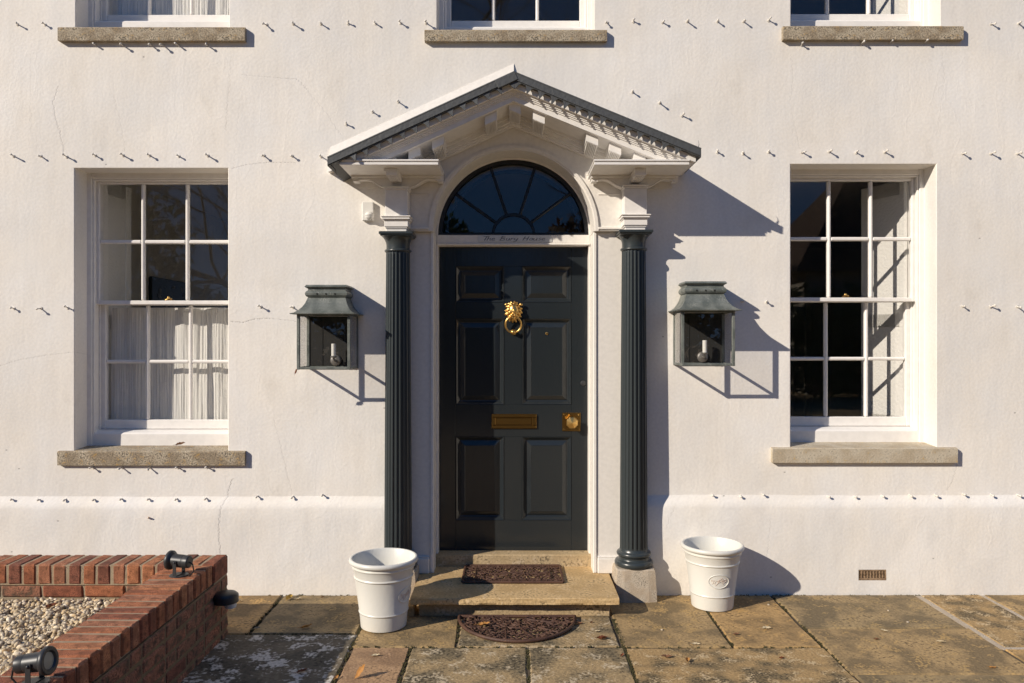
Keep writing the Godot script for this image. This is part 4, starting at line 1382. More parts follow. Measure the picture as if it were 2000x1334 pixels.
func build_step() -> void:
	var st := thing("doorstep", "worn sandstone doorstep slab in front of the dark door", "step")
	var mb := MB.new()
	rough_slab(mb, -0.6, 0.632, 0.083, 0.1245, -0.16, 0.478, 3, 0.006)
	obj("slab", mb, mats.step_stone, st)
	var rm := MB.new()
	rm.box(-0.557, 0.586, -0.03, 0.0828, -0.1, 0.414, 0.006)
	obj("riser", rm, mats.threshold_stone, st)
	var bm := MB.new()
	bm.box(-0.64, -0.585, -0.02, 0.058, 0.28, 0.42, 0.006)
	obj("side_block", bm, mats.step_stone, st)

func scroll(mb: MB, c: Vector3, r: float, turn: float, hand: float, wire: float, y: float) -> void:
	var pts := []
	for i in 15:
		var u := i / 14.0
		var a := turn + hand * u * TAU * 1.3
		var rr := r * (1.0 - 0.78 * u)
		pts.append(Vector3(c.x + cos(a) * rr, y + 0.002 * sin(u * 9.0), c.z + sin(a) * rr))
	mb.tube(pts, wire, 5, wire * 0.75)
	mb.ball(pts[14], Vector3(wire * 1.7, wire * 1.2, wire * 1.7), 6)
	# leaf off the outside of the curl
	for q in [3, 6]:
		var p: Vector3 = pts[q]
		var o := (p - c).normalized()
		mb.tube([p, p + o * r * 0.4 + Vector3(0, 0.001, 0), p + o * r * 0.62 + o.cross(Vector3.UP) * r * 0.25 * hand], wire * 1.0, 4, wire * 0.3)

func build_mats() -> void:
	# rectangular openwork mat on the step
	var y := 0.1255
	var a := thing("doormat", "rusty rectangular openwork doormat on the stone step", "doormat", Vector3(0.005, y, 0.025), "cast iron doormats")
	var w := 0.316
	var d := 0.178
	var fm := MB.new()
	for s in [-1.0, 1.0]:
		fm.box(-w, w, 0.0, 0.016, s * d - 0.008, s * d + 0.008, 0.004)
		fm.box(s * w - 0.008, s * w + 0.008, 0.0005, 0.0155, -d + 0.0085, d - 0.0085, 0.004)
		fm.box(-w + 0.0085, w - 0.0085, 0.002, 0.013, s * (d - 0.05) - 0.004, s * (d - 0.05) + 0.004, 0.002)
		fm.box(s * (w - 0.075) - 0.004, s * (w - 0.075) + 0.004, 0.001, 0.0125, -d + 0.0085, d - 0.0085, 0.002)
	obj("frame", fm, mats.rusty_iron, a)
	var sm := MB.new()
	for i in 12:
		for s in [-1.0, 1.0]:
			scroll(sm, Vector3(-w + 0.075 + 0.0425 * (i + 0.15), 0, s * (d - 0.029)), 0.021, i * 1.9, s, 0.0042, 0.007)
	for i in 6:
		for s in [-1.0, 1.0]:
			scroll(sm, Vector3(s * (w - 0.041), 0, -d + 0.05 + i * 0.051), 0.028, i * 2.3, s, 0.0045, 0.007)
	for i in 9:
		for j in 4:
			scroll(sm, Vector3(-w + 0.105 + 0.0525 * i, 0, -d + 0.08 + 0.065 * j), 0.034, i * 1.7 + j * 2.1, 1.0 if (i + j) % 2 == 0 else -1.0, 0.0048, 0.007 + 0.0015 * ((i + j) % 3))
	sm.tube([Vector3(-w + 0.09, 0.009, 0), Vector3(-0.1, 0.011, 0.02), Vector3(0, 0.011, -0.012), Vector3(0.1, 0.011, 0.02), Vector3(w - 0.09, 0.009, 0)], 0.006, 6)
	obj("scrollwork", sm, mats.rusty_iron, a)
	# half-round mat on the paving
	var b := thing("doormat", "rusty half-round openwork doormat on the paving below the step", "doormat", Vector3(0.03, 0.0025, 0.462), "cast iron doormats")
	var hm := MB.new()
	var rx := 0.34
	var rz := 0.378
	var loop := []
	for i in 41:
		var t := PI * i / 40
		loop.append(Vector3(cos(t) * rx, 0.011, sin(t) * rz))
	hm.tube(loop, 0.0105, 8)
	hm.tube([Vector3(-rx, 0.011, 0), Vector3(rx, 0.011, 0)], 0.0095, 8)
	var inner := []
	for i in 31:
		var t := PI * i / 30
		inner.append(Vector3(cos(t) * rx * 0.42, 0.011, sin(t) * rz * 0.5))
	hm.tube(inner, 0.0065, 6)
	obj("frame", hm, mats.rusty_iron, b)
	var hs := MB.new()
	for k in [[0.85, 17, 0.037], [0.64, 12, 0.043], [0.26, 5, 0.045], [0.46, 8, 0.03]]:
		for i in k[1]:
			var t: float = PI * (i + 0.5) / k[1]
			scroll(hs, Vector3(cos(t) * rx * k[0], 0, sin(t) * rz * k[0] * 0.97 + 0.01), k[2], t * 3.0 + i * 1.3, 1.0 if i % 2 == 0 else -1.0, 0.0056, 0.009 + 0.0015 * (i % 3))
	for i in 6:
		var t := PI * (i + 0.7) / 6.4
		hs.tube([Vector3(cos(t) * 0.05, 0.011, 0.03 + sin(t) * 0.03), Vector3(cos(t + 0.16) * rx * 0.5, 0.012, sin(t + 0.16) * rz * 0.5), Vector3(cos(t - 0.05) * rx * 0.95, 0.011, sin(t - 0.05) * rz * 0.95)], 0.0062, 6)
	obj("scrollwork", hs, mats.rusty_iron, b)

# ---------------------------------------------------------------- planter
func brick_mesh(s: Vector3, sd: int) -> ArrayMesh:
	var mb := MB.new()
	mb.obox(Transform3D(), s, 0.008)
	var f := FastNoiseLite.new()
	f.seed = sd
	f.frequency = 14.0
	for i in mb.v.size():
		var p := mb.v[i]
		mb.v[i] += Vector3(f.get_noise_3d(p.x, p.y, p.z), f.get_noise_3d(p.y + 3.0, p.z, p.x), f.get_noise_3d(p.z + 7.0, p.x, p.y)) * 0.006
	return mb.mesh()

func build_planter() -> void:
	var pl := thing("brick_planter", "low red brick planter wall with bricks on edge along its top", "planter")
	var cop_b := []
	var cop_r := []
	var str_r := []
	var hdr_r := []
	var str_b := []
	for i in 3:
		cop_b.append(brick_mesh(Vector3(0.0715, 0.107, 0.203), i))
		cop_r.append(brick_mesh(Vector3(0.24, 0.107, 0.0715), i + 10))
		str_r.append(brick_mesh(Vector3(0.102, 0.064, 0.213), i + 20))
		hdr_r.append(brick_mesh(Vector3(0.213, 0.064, 0.1), i + 25))
		str_b.append(brick_mesh(Vector3(0.213, 0.064, 0.102), i + 30))
	var put := func(mesh: Mesh, m: String, at: Vector3) -> void:
		var o := inst("brick", mesh, mats[m], pl)
		o.position = at + Vector3(rng.randf_range(-0.002, 0.002), rng.randf_range(-0.002, 0.002), rng.randf_range(-0.002, 0.002))
		o.rotation = Vector3(rng.randf_range(-0.012, 0.012), rng.randf_range(-0.012, 0.012), rng.randf_range(-0.012, 0.012))
	# bricks on edge along the back
	for i in 24:
		put.call(cop_b[rng.randi() % 3], "brick_%d" % (rng.randi() % 6), Vector3(-1.626 - 0.0797 * i, 0.389, 0.79))
	# bricks on edge along the right
	for i in 27:
		put.call(cop_r[rng.randi() % 3], "brick_%d" % (rng.randi() % 5), Vector3(-1.718, 0.389, 0.938 + 0.0797 * i))
	# courses of the right face
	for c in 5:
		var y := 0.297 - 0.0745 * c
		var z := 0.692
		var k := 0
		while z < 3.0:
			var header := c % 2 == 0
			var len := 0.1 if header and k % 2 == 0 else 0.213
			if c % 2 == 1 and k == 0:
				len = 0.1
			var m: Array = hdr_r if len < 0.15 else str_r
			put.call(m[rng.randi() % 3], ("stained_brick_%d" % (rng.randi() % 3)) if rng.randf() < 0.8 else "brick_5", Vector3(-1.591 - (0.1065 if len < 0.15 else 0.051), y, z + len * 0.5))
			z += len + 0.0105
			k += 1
	# the course under the coping that shows above the gravel
	for i in 8:
		put.call(str_b[rng.randi() % 3], "brick_%d" % (rng.randi() % 6) if i % 3 else "stained_brick_1", Vector3(-1.96 - 0.2235 * i, 0.297, 0.836))
	# mortar: set back a little from the faces of the bricks
	var mb := MB.new()
	mb.box(-3.6, -1.597, 0.332, 0.4385, 0.698, 0.8865)
	mb.box(-1.83, -1.607, 0.333, 0.4378, 0.887, 3.1)
	mb.box(-3.6, -1.9, 0.2, 0.3315, 0.698, 0.878)
	obj("mortar", mb, mats.mortar, pl)
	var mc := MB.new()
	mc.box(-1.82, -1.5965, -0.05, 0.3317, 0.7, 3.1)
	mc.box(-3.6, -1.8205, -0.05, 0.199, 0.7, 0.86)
	obj("mortar", mc, mats.dark_mortar, pl)
	# front of the planter, below the frame
	var ft := MB.new()
	ft.box(-3.6, -1.6, -0.05, 0.43, 3.1005, 3.3, 0.01)
	obj("front_wall", ft, mats.brick_1, pl)
	# gravel
	var gb := MB.new()
	gb.box(-3.6, -1.835, -0.02, 0.243, 0.86, 3.1)
	var bed := obj("gravel_bed", gb, mats.gravel_bed)
	bed.set_meta("kind", "structure")
	var ps := MB.new()
	var f := FastNoiseLite.new()
	f.seed = 21
	f.frequency = 0.9
	ps.ball(Vector3.ZERO, Vector3.ONE, 9)
	for i in ps.v.size():
		var p := ps.v[i]
		ps.v[i] = p * (1.0 + 0.28 * f.get_noise_3dv(p * 1.3))
	var mm := MultiMesh.new()
	mm.transform_format = MultiMesh.TRANSFORM_3D
	mm.use_colors = true
	mm.mesh = ps.mesh()
	var cnt := 12500
	mm.instance_count = cnt
	var tones := [Color(0.52, 0.47, 0.38), Color(0.6, 0.56, 0.48), Color(0.42, 0.36, 0.27), Color(0.35, 0.33, 0.3), Color(0.5, 0.42, 0.3), Color(0.62, 0.6, 0.55), Color(0.28, 0.25, 0.2), Color(0.46, 0.43, 0.38)]
	for i in cnt:
		var s := rng.randf_range(0.0065, 0.0125)
		var b := Basis.from_euler(Vector3(rng.randfn(0, 0.5), rng.randf() * TAU, rng.randfn(0, 0.5))) * Basis.from_scale(Vector3(s * rng.randf_range(1.0, 1.6), s * rng.randf_range(0.6, 0.9), s))
		mm.set_instance_transform(i, Transform3D(b, Vector3(rng.randf_range(-3.4, -1.848), 0.243 + rng.randf_range(0.0, 0.021), rng.randf_range(0.9, 2.55))))
		var t: Color = tones[rng.randi() % tones.size()]
		var br := rng.randf_range(0.85, 1.25)
		mm.set_instance_color(i, Color(t.r * br * 1.12, t.g * br, t.b * br * 0.82))
	var mi := MultiMeshInstance3D.new()
	mi.name = "gravel"
	mi.multimesh = mm
	mi.material_override = mats.pebble
	mi.set_meta("kind", "stuff")
	mi.set_meta("label", "pale gravel filling the brick planter")
	mi.set_meta("category", "gravel")
	add_child(mi)

# ---------------------------------------------------------------- things on and before the wall
func ring_rect(w: float, dp: float, y: float) -> Array:
	return [Vector3(-w, y, 0.004), Vector3(w, y, 0.004), Vector3(w, y, dp), Vector3(-w, y, dp)]

func build_lantern(at: Vector3, label: String) -> void:
	var t := thing("wall_lantern", label, "lantern", at, "lanterns beside the door")
	# at = foot of the body on the wall; body 0.332 wide, 0.25 deep, 0.345 high
	var hw := 0.166
	var dp := 0.25
	var h := 0.345
	var p := 0.018
	var fm := MB.new()
	for s in [-1.0, 1.0]:
		fm.box(s * hw - (p if s > 0 else 0.0), s * hw + (0.0 if s > 0 else p), 0.0, h, dp - p, dp, 0.002)
		fm.box(s * hw - (p if s > 0 else 0.0), s * hw + (0.0 if s > 0 else p), 0.0, h, 0.0, p, 0.002)
		fm.box(s * hw - (p * 0.9 if s > 0 else 0.0), s * hw + (0.0 if s > 0 else p * 0.9), 0.001, 0.016, p, dp - p, 0.002)
		fm.box(s * hw - (p * 0.9 if s > 0 else 0.0), s * hw + (0.0 if s > 0 else p * 0.9), h - 0.014, h - 0.001, p, dp - p, 0.002)
	fm.box(-hw + p, hw - p, 0.001, 0.017, dp - p * 0.9, dp - 0.001, 0.002)
	fm.box(-hw + p, hw - p, h - 0.014, h - 0.001, dp - p * 0.9, dp - 0.001, 0.002)
	fm.box(-hw + p, hw - p, 0.001, 0.015, 0.001, p * 0.8, 0.002)
	obj("frame", fm, mats.patina_metal, t)
	# flared roof, bulged neck and cap
	var rm := MB.new()
	var lv := [[0.199, 0.285, 0.343], [0.2, 0.286, 0.348], [0.182, 0.262, 0.353], [0.162, 0.235, 0.368], [0.144, 0.208, 0.39], [0.13, 0.188, 0.415], [0.12, 0.174, 0.445], [0.116, 0.169, 0.452],
		[0.124, 0.178, 0.456], [0.131, 0.186, 0.466], [0.132, 0.187, 0.478], [0.126, 0.181, 0.489], [0.118, 0.172, 0.495], [0.117, 0.171, 0.506], [0.13, 0.186, 0.514], [0.134, 0.19, 0.518], [0.126, 0.181, 0.53], [0.0, 0.09, 0.533]]
	for i in lv.size() - 1:
		var a := ring_rect(lv[i][0], lv[i][1], lv[i][2])
		var b := ring_rect(lv[i + 1][0], lv[i + 1][1], lv[i + 1][2])
		for k in 4:
			var j := (k + 1) % 4
			rm.face([a[k], a[j], b[j], b[k]], Vector3(0, (lv[i][2] + lv[i + 1][2]) * 0.5 + (0.0 if i > 1 else 0.01), 0.09))
	rm.face(ring_rect(lv[0][0], lv[0][1], lv[0][2]), Vector3(0, 1, 0.1))
	var roof := obj("roof", rm, mats.patina_metal, t)
	var hm := MB.new()
	for x in [-0.056, 0.0, 0.056]:
		hm.lathe([Vector2(0.0, 0.0016), Vector2(0.0055, 0.0016), Vector2(0.0055, -0.002)], 10, Transform3D(Basis(Vector3.RIGHT, PI / 2), Vector3(x, 0.4725, 0.1868)))
	obj("vent_hole", hm, mats.hole_shade, roof)  # raised dark discs, painted as the shade in open holes
	# back plate with its seams, and the candle fitting
	var bm := MB.new()
	bm.box(-hw + 0.004, hw - 0.004, 0.016, h - 0.012, 0.005, 0.012, 0.002)
	bm.box(-0.066, -0.063, 0.017, h - 0.013, 0.0122, 0.015)
	obj("back_plate", bm, mats.lantern_back, t)
	var lm := MB.new()
	lm.lathe([Vector2(0.0, 0.014), Vector2(0.026, 0.014), Vector2(0.034, 0.008), Vector2(0.036, 0.0)], 20, Transform3D(Basis(Vector3.RIGHT, PI / 2), Vector3(0.022, 0.052, 0.0155)))
	lm.tube([Vector3(0.022, 0.052, 0.028), Vector3(0.022, 0.05, 0.06), Vector3(0.022, 0.062, 0.072), Vector3(0.022, 0.075, 0.074)], 0.007, 8)
	lm.lathe([Vector2(0.0, 0.07), Vector2(0.019, 0.07), Vector2(0.021, 0.078), Vector2(0.016, 0.082)], 14, Transform3D(Basis(), Vector3(0.022, 0.0, 0.074)))
	obj("candle_bracket", lm, mats.pewter, t)
	var cm := MB.new()
	cm.lathe([Vector2(0.0145, 0.08), Vector2(0.0145, 0.158), Vector2(0.0125, 0.16), Vector2(0.0, 0.16)], 14, Transform3D(Basis(), Vector3(0.022, 0.0, 0.074)))
	obj("candle_tube", cm, mats.candle_white, t)
	for q in [[-hw + p, hw - p, dp - 0.008, dp - 0.006, 0], [-hw + 0.004, -hw + 0.006, p, dp - p, 1], [hw - 0.006, hw - 0.004, p, dp - p, 1]]:
		var g := MB.new()
		g.box(q[0], q[1], 0.015, h - 0.013, q[2], q[3])
		obj("pane", g, mats.window_glass, t)

func build_pot(at: Vector3, face: float, label: String) -> void:
	var t := thing("plant_pot", label, "plant pot", at, "cream pots beside the step")
	var pr := [Vector2(0.0, 0.0), Vector2(0.124, 0.0), Vector2(0.13, 0.003), Vector2(0.131, 0.01), Vector2(0.1375, 0.085), Vector2(0.1405, 0.087), Vector2(0.1425, 0.092), Vector2(0.1405, 0.097), Vector2(0.1395, 0.099), Vector2(0.1645, 0.283), Vector2(0.168, 0.285), Vector2(0.1705, 0.29), Vector2(0.1685, 0.296), Vector2(0.167, 0.298), Vector2(0.1735, 0.338), Vector2(0.1765, 0.343), Vector2(0.1805, 0.346), Vector2(0.181, 0.351), Vector2(0.1785, 0.355), Vector2(0.18, 0.364)]
	for i in 9:
		var a := -PI / 2 + PI * i / 8
		pr.append(Vector2(0.1855 + 0.0125 * cos(a), 0.3805 + 0.0145 * sin(a)))
	pr.append_array([Vector2(0.18, 0.393), Vector2(0.176, 0.387), Vector2(0.165, 0.32), Vector2(0.125, 0.03), Vector2(0.0, 0.025)])
	var mb := MB.new()
	mb.lathe(pr, 72, Transform3D(), 0.82)
	t.scale = Vector3.ONE * (0.97 if at.x > 0.0 else 1.0)
	obj("body", mb, mats.pot_glaze, t)
	# oval medallion with an olive sprig
	var mm := MB.new()
	var rm := MB.new()
	var W := func(u: float, v: float, lift: float) -> Vector3:
		var y := 0.196 + v
		var r := 0.1395 + (y - 0.099) * 0.1359 + lift
		var a := face + u / 0.153
		return Vector3(sin(a) * r, y, cos(a) * r)
	var loop := []
	for i in 41:
		var a := TAU * i / 40
		loop.append(W.call(cos(a) * 0.064, sin(a) * 0.043, 0.0005))
	mm.tube(loop, 0.0032, 6, -1.0, false)
	obj("medallion", mm, mats.pot_glaze, t)
	for s in [[-0.044, 0.008, 0.046, -0.004], [-0.01, 0.0, 0.02, 0.024], [0.0, -0.003, -0.022, -0.026], [0.012, -0.004, 0.034, -0.022], [0.016, 0.002, 0.048, 0.014]]:
		rm.tube([W.call(s[0], s[1], 0.0008), W.call((s[0] + s[2]) * 0.5, (s[1] + s[3]) * 0.5 + 0.002, 0.0015), W.call(s[2], s[3], 0.0004)], 0.0014, 5)
	for i in 13:
		var u := -0.044 + 0.0074 * i
		var sg := 1.0 if i % 2 == 0 else -1.0
		var ln := 0.6 + 0.4 * sin(i * 2.6)
		rm.tube([W.call(u, sg * 0.001, 0.0004), W.call(u - 0.003 + 0.004 * sin(i * 1.7), sg * 0.011 * ln, 0.0014), W.call(u - 0.006 + 0.006 * cos(i * 2.1), sg * 0.023 * ln, 0.0003)], 0.002, 5, 0.0007)
	obj("sprig", rm, mats.pot_relief, t)

func build_spotlight(at: Vector3, aim: Vector3, label: String) -> void:
	var t := thing("spotlight", label, "spotlight", at, "spotlights on the planter wall")
	var fwd := aim.normalized()
	var side := fwd.cross(Vector3.UP).normalized()
	var up := side.cross(fwd)
	var c := Vector3(0, 0.07, 0)
	# lathe axis along the aim
	var bt := Transform3D(Basis(side, fwd, side.cross(fwd)), c)
	var bm := MB.new()
	bm.lathe([Vector2(0.0, -0.062), Vector2(0.027, -0.062), Vector2(0.031, -0.058), Vector2(0.032, -0.03), Vector2(0.0315, -0.029), Vector2(0.0325, -0.028), Vector2(0.0335, 0.034)], 28, bt)
	obj("body", bm, mats.graphite, t)
	var fm := MB.new()
	fm.lathe([Vector2(0.033, 0.03), Vector2(0.044, 0.036), Vector2(0.0485, 0.042), Vector2(0.0485, 0.053), Vector2(0.046, 0.056), Vector2(0.034, 0.056), Vector2(0.031, 0.05), Vector2(0.028, 0.048)], 32, bt)
	obj("flange", fm, mats.graphite, t)
	var lm := MB.new()
	lm.lathe([Vector2(0.03, 0.0485), Vector2(0.02, 0.05), Vector2(0.0, 0.051)], 24, bt)
	obj("lens", lm, mats.lens, t)
	var km := MB.new()
	var flat_side := Vector3(side.x, 0, side.z).normalized()
	for s in [-1.0, 1.0]:
		var foot: Vector3 = flat_side * s * 0.037
		var b := Basis(flat_side, Vector3.UP, flat_side.cross(Vector3.UP))
		km.obox(Transform3D(b, foot + Vector3(0, 0.041, 0)), Vector3(0.003, 0.078, 0.02), 0.001)
		km.ball(c + flat_side * s * 0.039, Vector3(0.006, 0.006, 0.006), 8)
	km.obox(Transform3D(Basis(flat_side, Vector3.UP, flat_side.cross(Vector3.UP)), Vector3(0, 0.0025, 0)), Vector3(0.077, 0.004, 0.022), 0.001)
	km.lathe([Vector2(0.0, 0.001), Vector2(0.045, 0.001), Vector2(0.047, -0.001), Vector2(0.047, -0.003)], 24)
	obj("bracket", km, mats.graphite, t)
	var wm := MB.new()
	wm.tube([c - fwd * 0.06, c - fwd * 0.078 + Vector3(0, -0.01, 0), c - fwd * 0.085 + Vector3(0, -0.045, 0), c - fwd * 0.055 + Vector3(0, -0.078, 0)], 0.0035, 6)
	obj("cable", wm, mats.black_plastic, t)

func build_small_things() -> void:
	# round downlight on the side of the planter
	var at := Vector3(-1.592, 0.236, 0.86)
	var t := thing("downlight", "round black hooded light on the shaded brick face of the planter", "wall light", at)
	var hm := MB.new()
	var prof := [Vector2(0.0, 0.034), Vector2(0.03, 0.033), Vector2(0.052, 0.027), Vector2(0.064, 0.017), Vector2(0.066, 0.01), Vector2(0.066, -0.022), Vector2(0.06, -0.024), Vector2(0.0, -0.024)]
	hm.lathe(prof, 28, Transform3D(Basis(), Vector3(0.05, 0.02, 0)))
	hm.box(0.0, 0.05, -0.01, 0.03, -0.03, 0.03, 0.003)
	obj("hood", hm, mats.black_plastic, t)
	var dm := MB.new()
	dm.lathe([Vector2(0.03, -0.0242), Vector2(0.032, -0.04), Vector2(0.028, -0.052), Vector2(0.018, -0.057), Vector2(0.0, -0.058)], 24, Transform3D(Basis(), Vector3(0.075, 0.02, 0.0)))
	obj("diffuser", dm, mats.white_plastic, t)
	# movement sensor
	var sp := survey(720, 414, 0.0)
	var s := thing("motion_sensor", "small white movement sensor on the wall left of the pediment", "sensor", sp)
	var bm := MB.new()
	bm.box(-0.037, 0.037, -0.062, 0.062, 0.0, 0.03, 0.005)
	obj("housing", bm, mats.white_plastic, s)
	var em := MB.new()
	em.ball(Vector3(0.012, -0.03, 0.034), Vector3(0.029, 0.027, 0.027), 18)
	em.lathe([Vector2(0.0295, -0.006), Vector2(0.0305, -0.0045), Vector2(0.0305, 0.0), Vector2(0.0295, 0.0015)], 20, Transform3D(Basis(), Vector3(0.012, -0.024, 0.034)))
	obj("eye", em, mats.white_plastic, s)
	# net curtain in the lower half of the left window, another in the one above
	for q in [[-2.79, -1.91, 1.045, 1.872, "pleated white net curtain across the lower half of the left window", 0], [-2.78, -1.9, 3.82, 4.9, "white net curtain in the upper left window", 1]]:
		var cm := MB.new()
		var f := FastNoiseLite.new()
		f.seed = 40 + q[5]
		f.frequency = 2.2
		var nx := 420
		var ny := 16
		var P := func(i: int, j: int) -> Vector3:
			var x: float = lerpf(q[0], q[1], float(i) / nx)
			var y: float = lerpf(q[2], q[3], float(j) / ny)
			var ph := x * 330.0 + 7.0 * f.get_noise_2d(x * 2.0, y * 0.1)
			return Vector3(x, y, -0.345 + 0.001 * sin(ph) + 0.018 * f.get_noise_2d(x * 4.0, y * 0.2 + 5.0))
		for i in nx:
			for j in ny:
				var a: Vector3 = P.call(i, j)
				var b: Vector3 = P.call(i + 1, j)
				var c: Vector3 = P.call(i + 1, j + 1)
				var d: Vector3 = P.call(i, j + 1)
				var na: Vector3 = (P.call(i + 1, j) - P.call(i - 1, j)).cross(Vector3.UP).normalized()
				var nb: Vector3 = (P.call(i + 2, j) - P.call(i, j)).cross(Vector3.UP).normalized()
				if na.z < 0: na = -na
				if nb.z < 0: nb = -nb
				cm.quad_n(a, b, c, d, na, nb, nb, na)
		tag(obj("net_curtain", cm, mats.net_fabric), q[4], "curtain")
	# dark framed picture on the side wall of the left room
	var pt := thing("framed_picture", "dark framed picture hanging inside the left room", "picture", Vector3(-3.198, 1.96, -2.12))
	var fm := MB.new()
	fm.box(0.0, 0.03, -0.26, 0.25, -0.36, 0.36, 0.004)
	obj("frame", fm, mats.picture_black, pt)
	var im := MB.new()
	for i in 22:
		var y := rng.randf_range(-0.2, 0.18)
		var z := rng.randf_range(-0.3, 0.28)
		im.box(0.029, 0.0315 + 0.0001 * i, y, y + rng.randf_range(0.01, 0.05), z, z + rng.randf_range(0.01, 0.06))
	obj("print", im, mats.picture_grey, pt)

func leaf_mesh(sd: int) -> ArrayMesh:
	# curled dry leaf 2 units long
	var r := RandomNumberGenerator.new()
	r.seed = sd
	var curl := r.randf_range(0.3, 1.1)
	var roll := r.randf_range(0.4, 1.3)
	var mb := MB.new()
	var P := func(i: int, j: int) -> Vector3:
		var u := i / 8.0
		var w := pow(sin(PI * minf(1.0, u * 0.98 + 0.01)), 0.8) * (0.42 + 0.08 * sin(u * 21.0 + sd))
		var s := j / 2.0 - 1.0
		return Vector3((u * 2.0 - 1.0), curl * 0.5 * (u * 2.0 - 1.0) * (u * 2.0 - 1.0) * 0.5 + roll * s * s * w * 0.8 + 0.05 * sin(sd + i * 1.7), s * w)
	for i in 8:
		for j in 4:
			var a: Vector3 = P.call(i, j)
			var b: Vector3 = P.call(i + 1, j)
			var c: Vector3 = P.call(i + 1, j + 1)
			var d: Vector3 = P.call(i, j + 1)
			mb.face([a, b, c, d], Vector3(0, -5, 0))
	mb.tube([Vector3(-1.0, P.call(0, 2).y, 0), Vector3(-1.35, P.call(0, 2).y + 0.12, 0.08)], 0.035, 4)
	return mb.mesh()

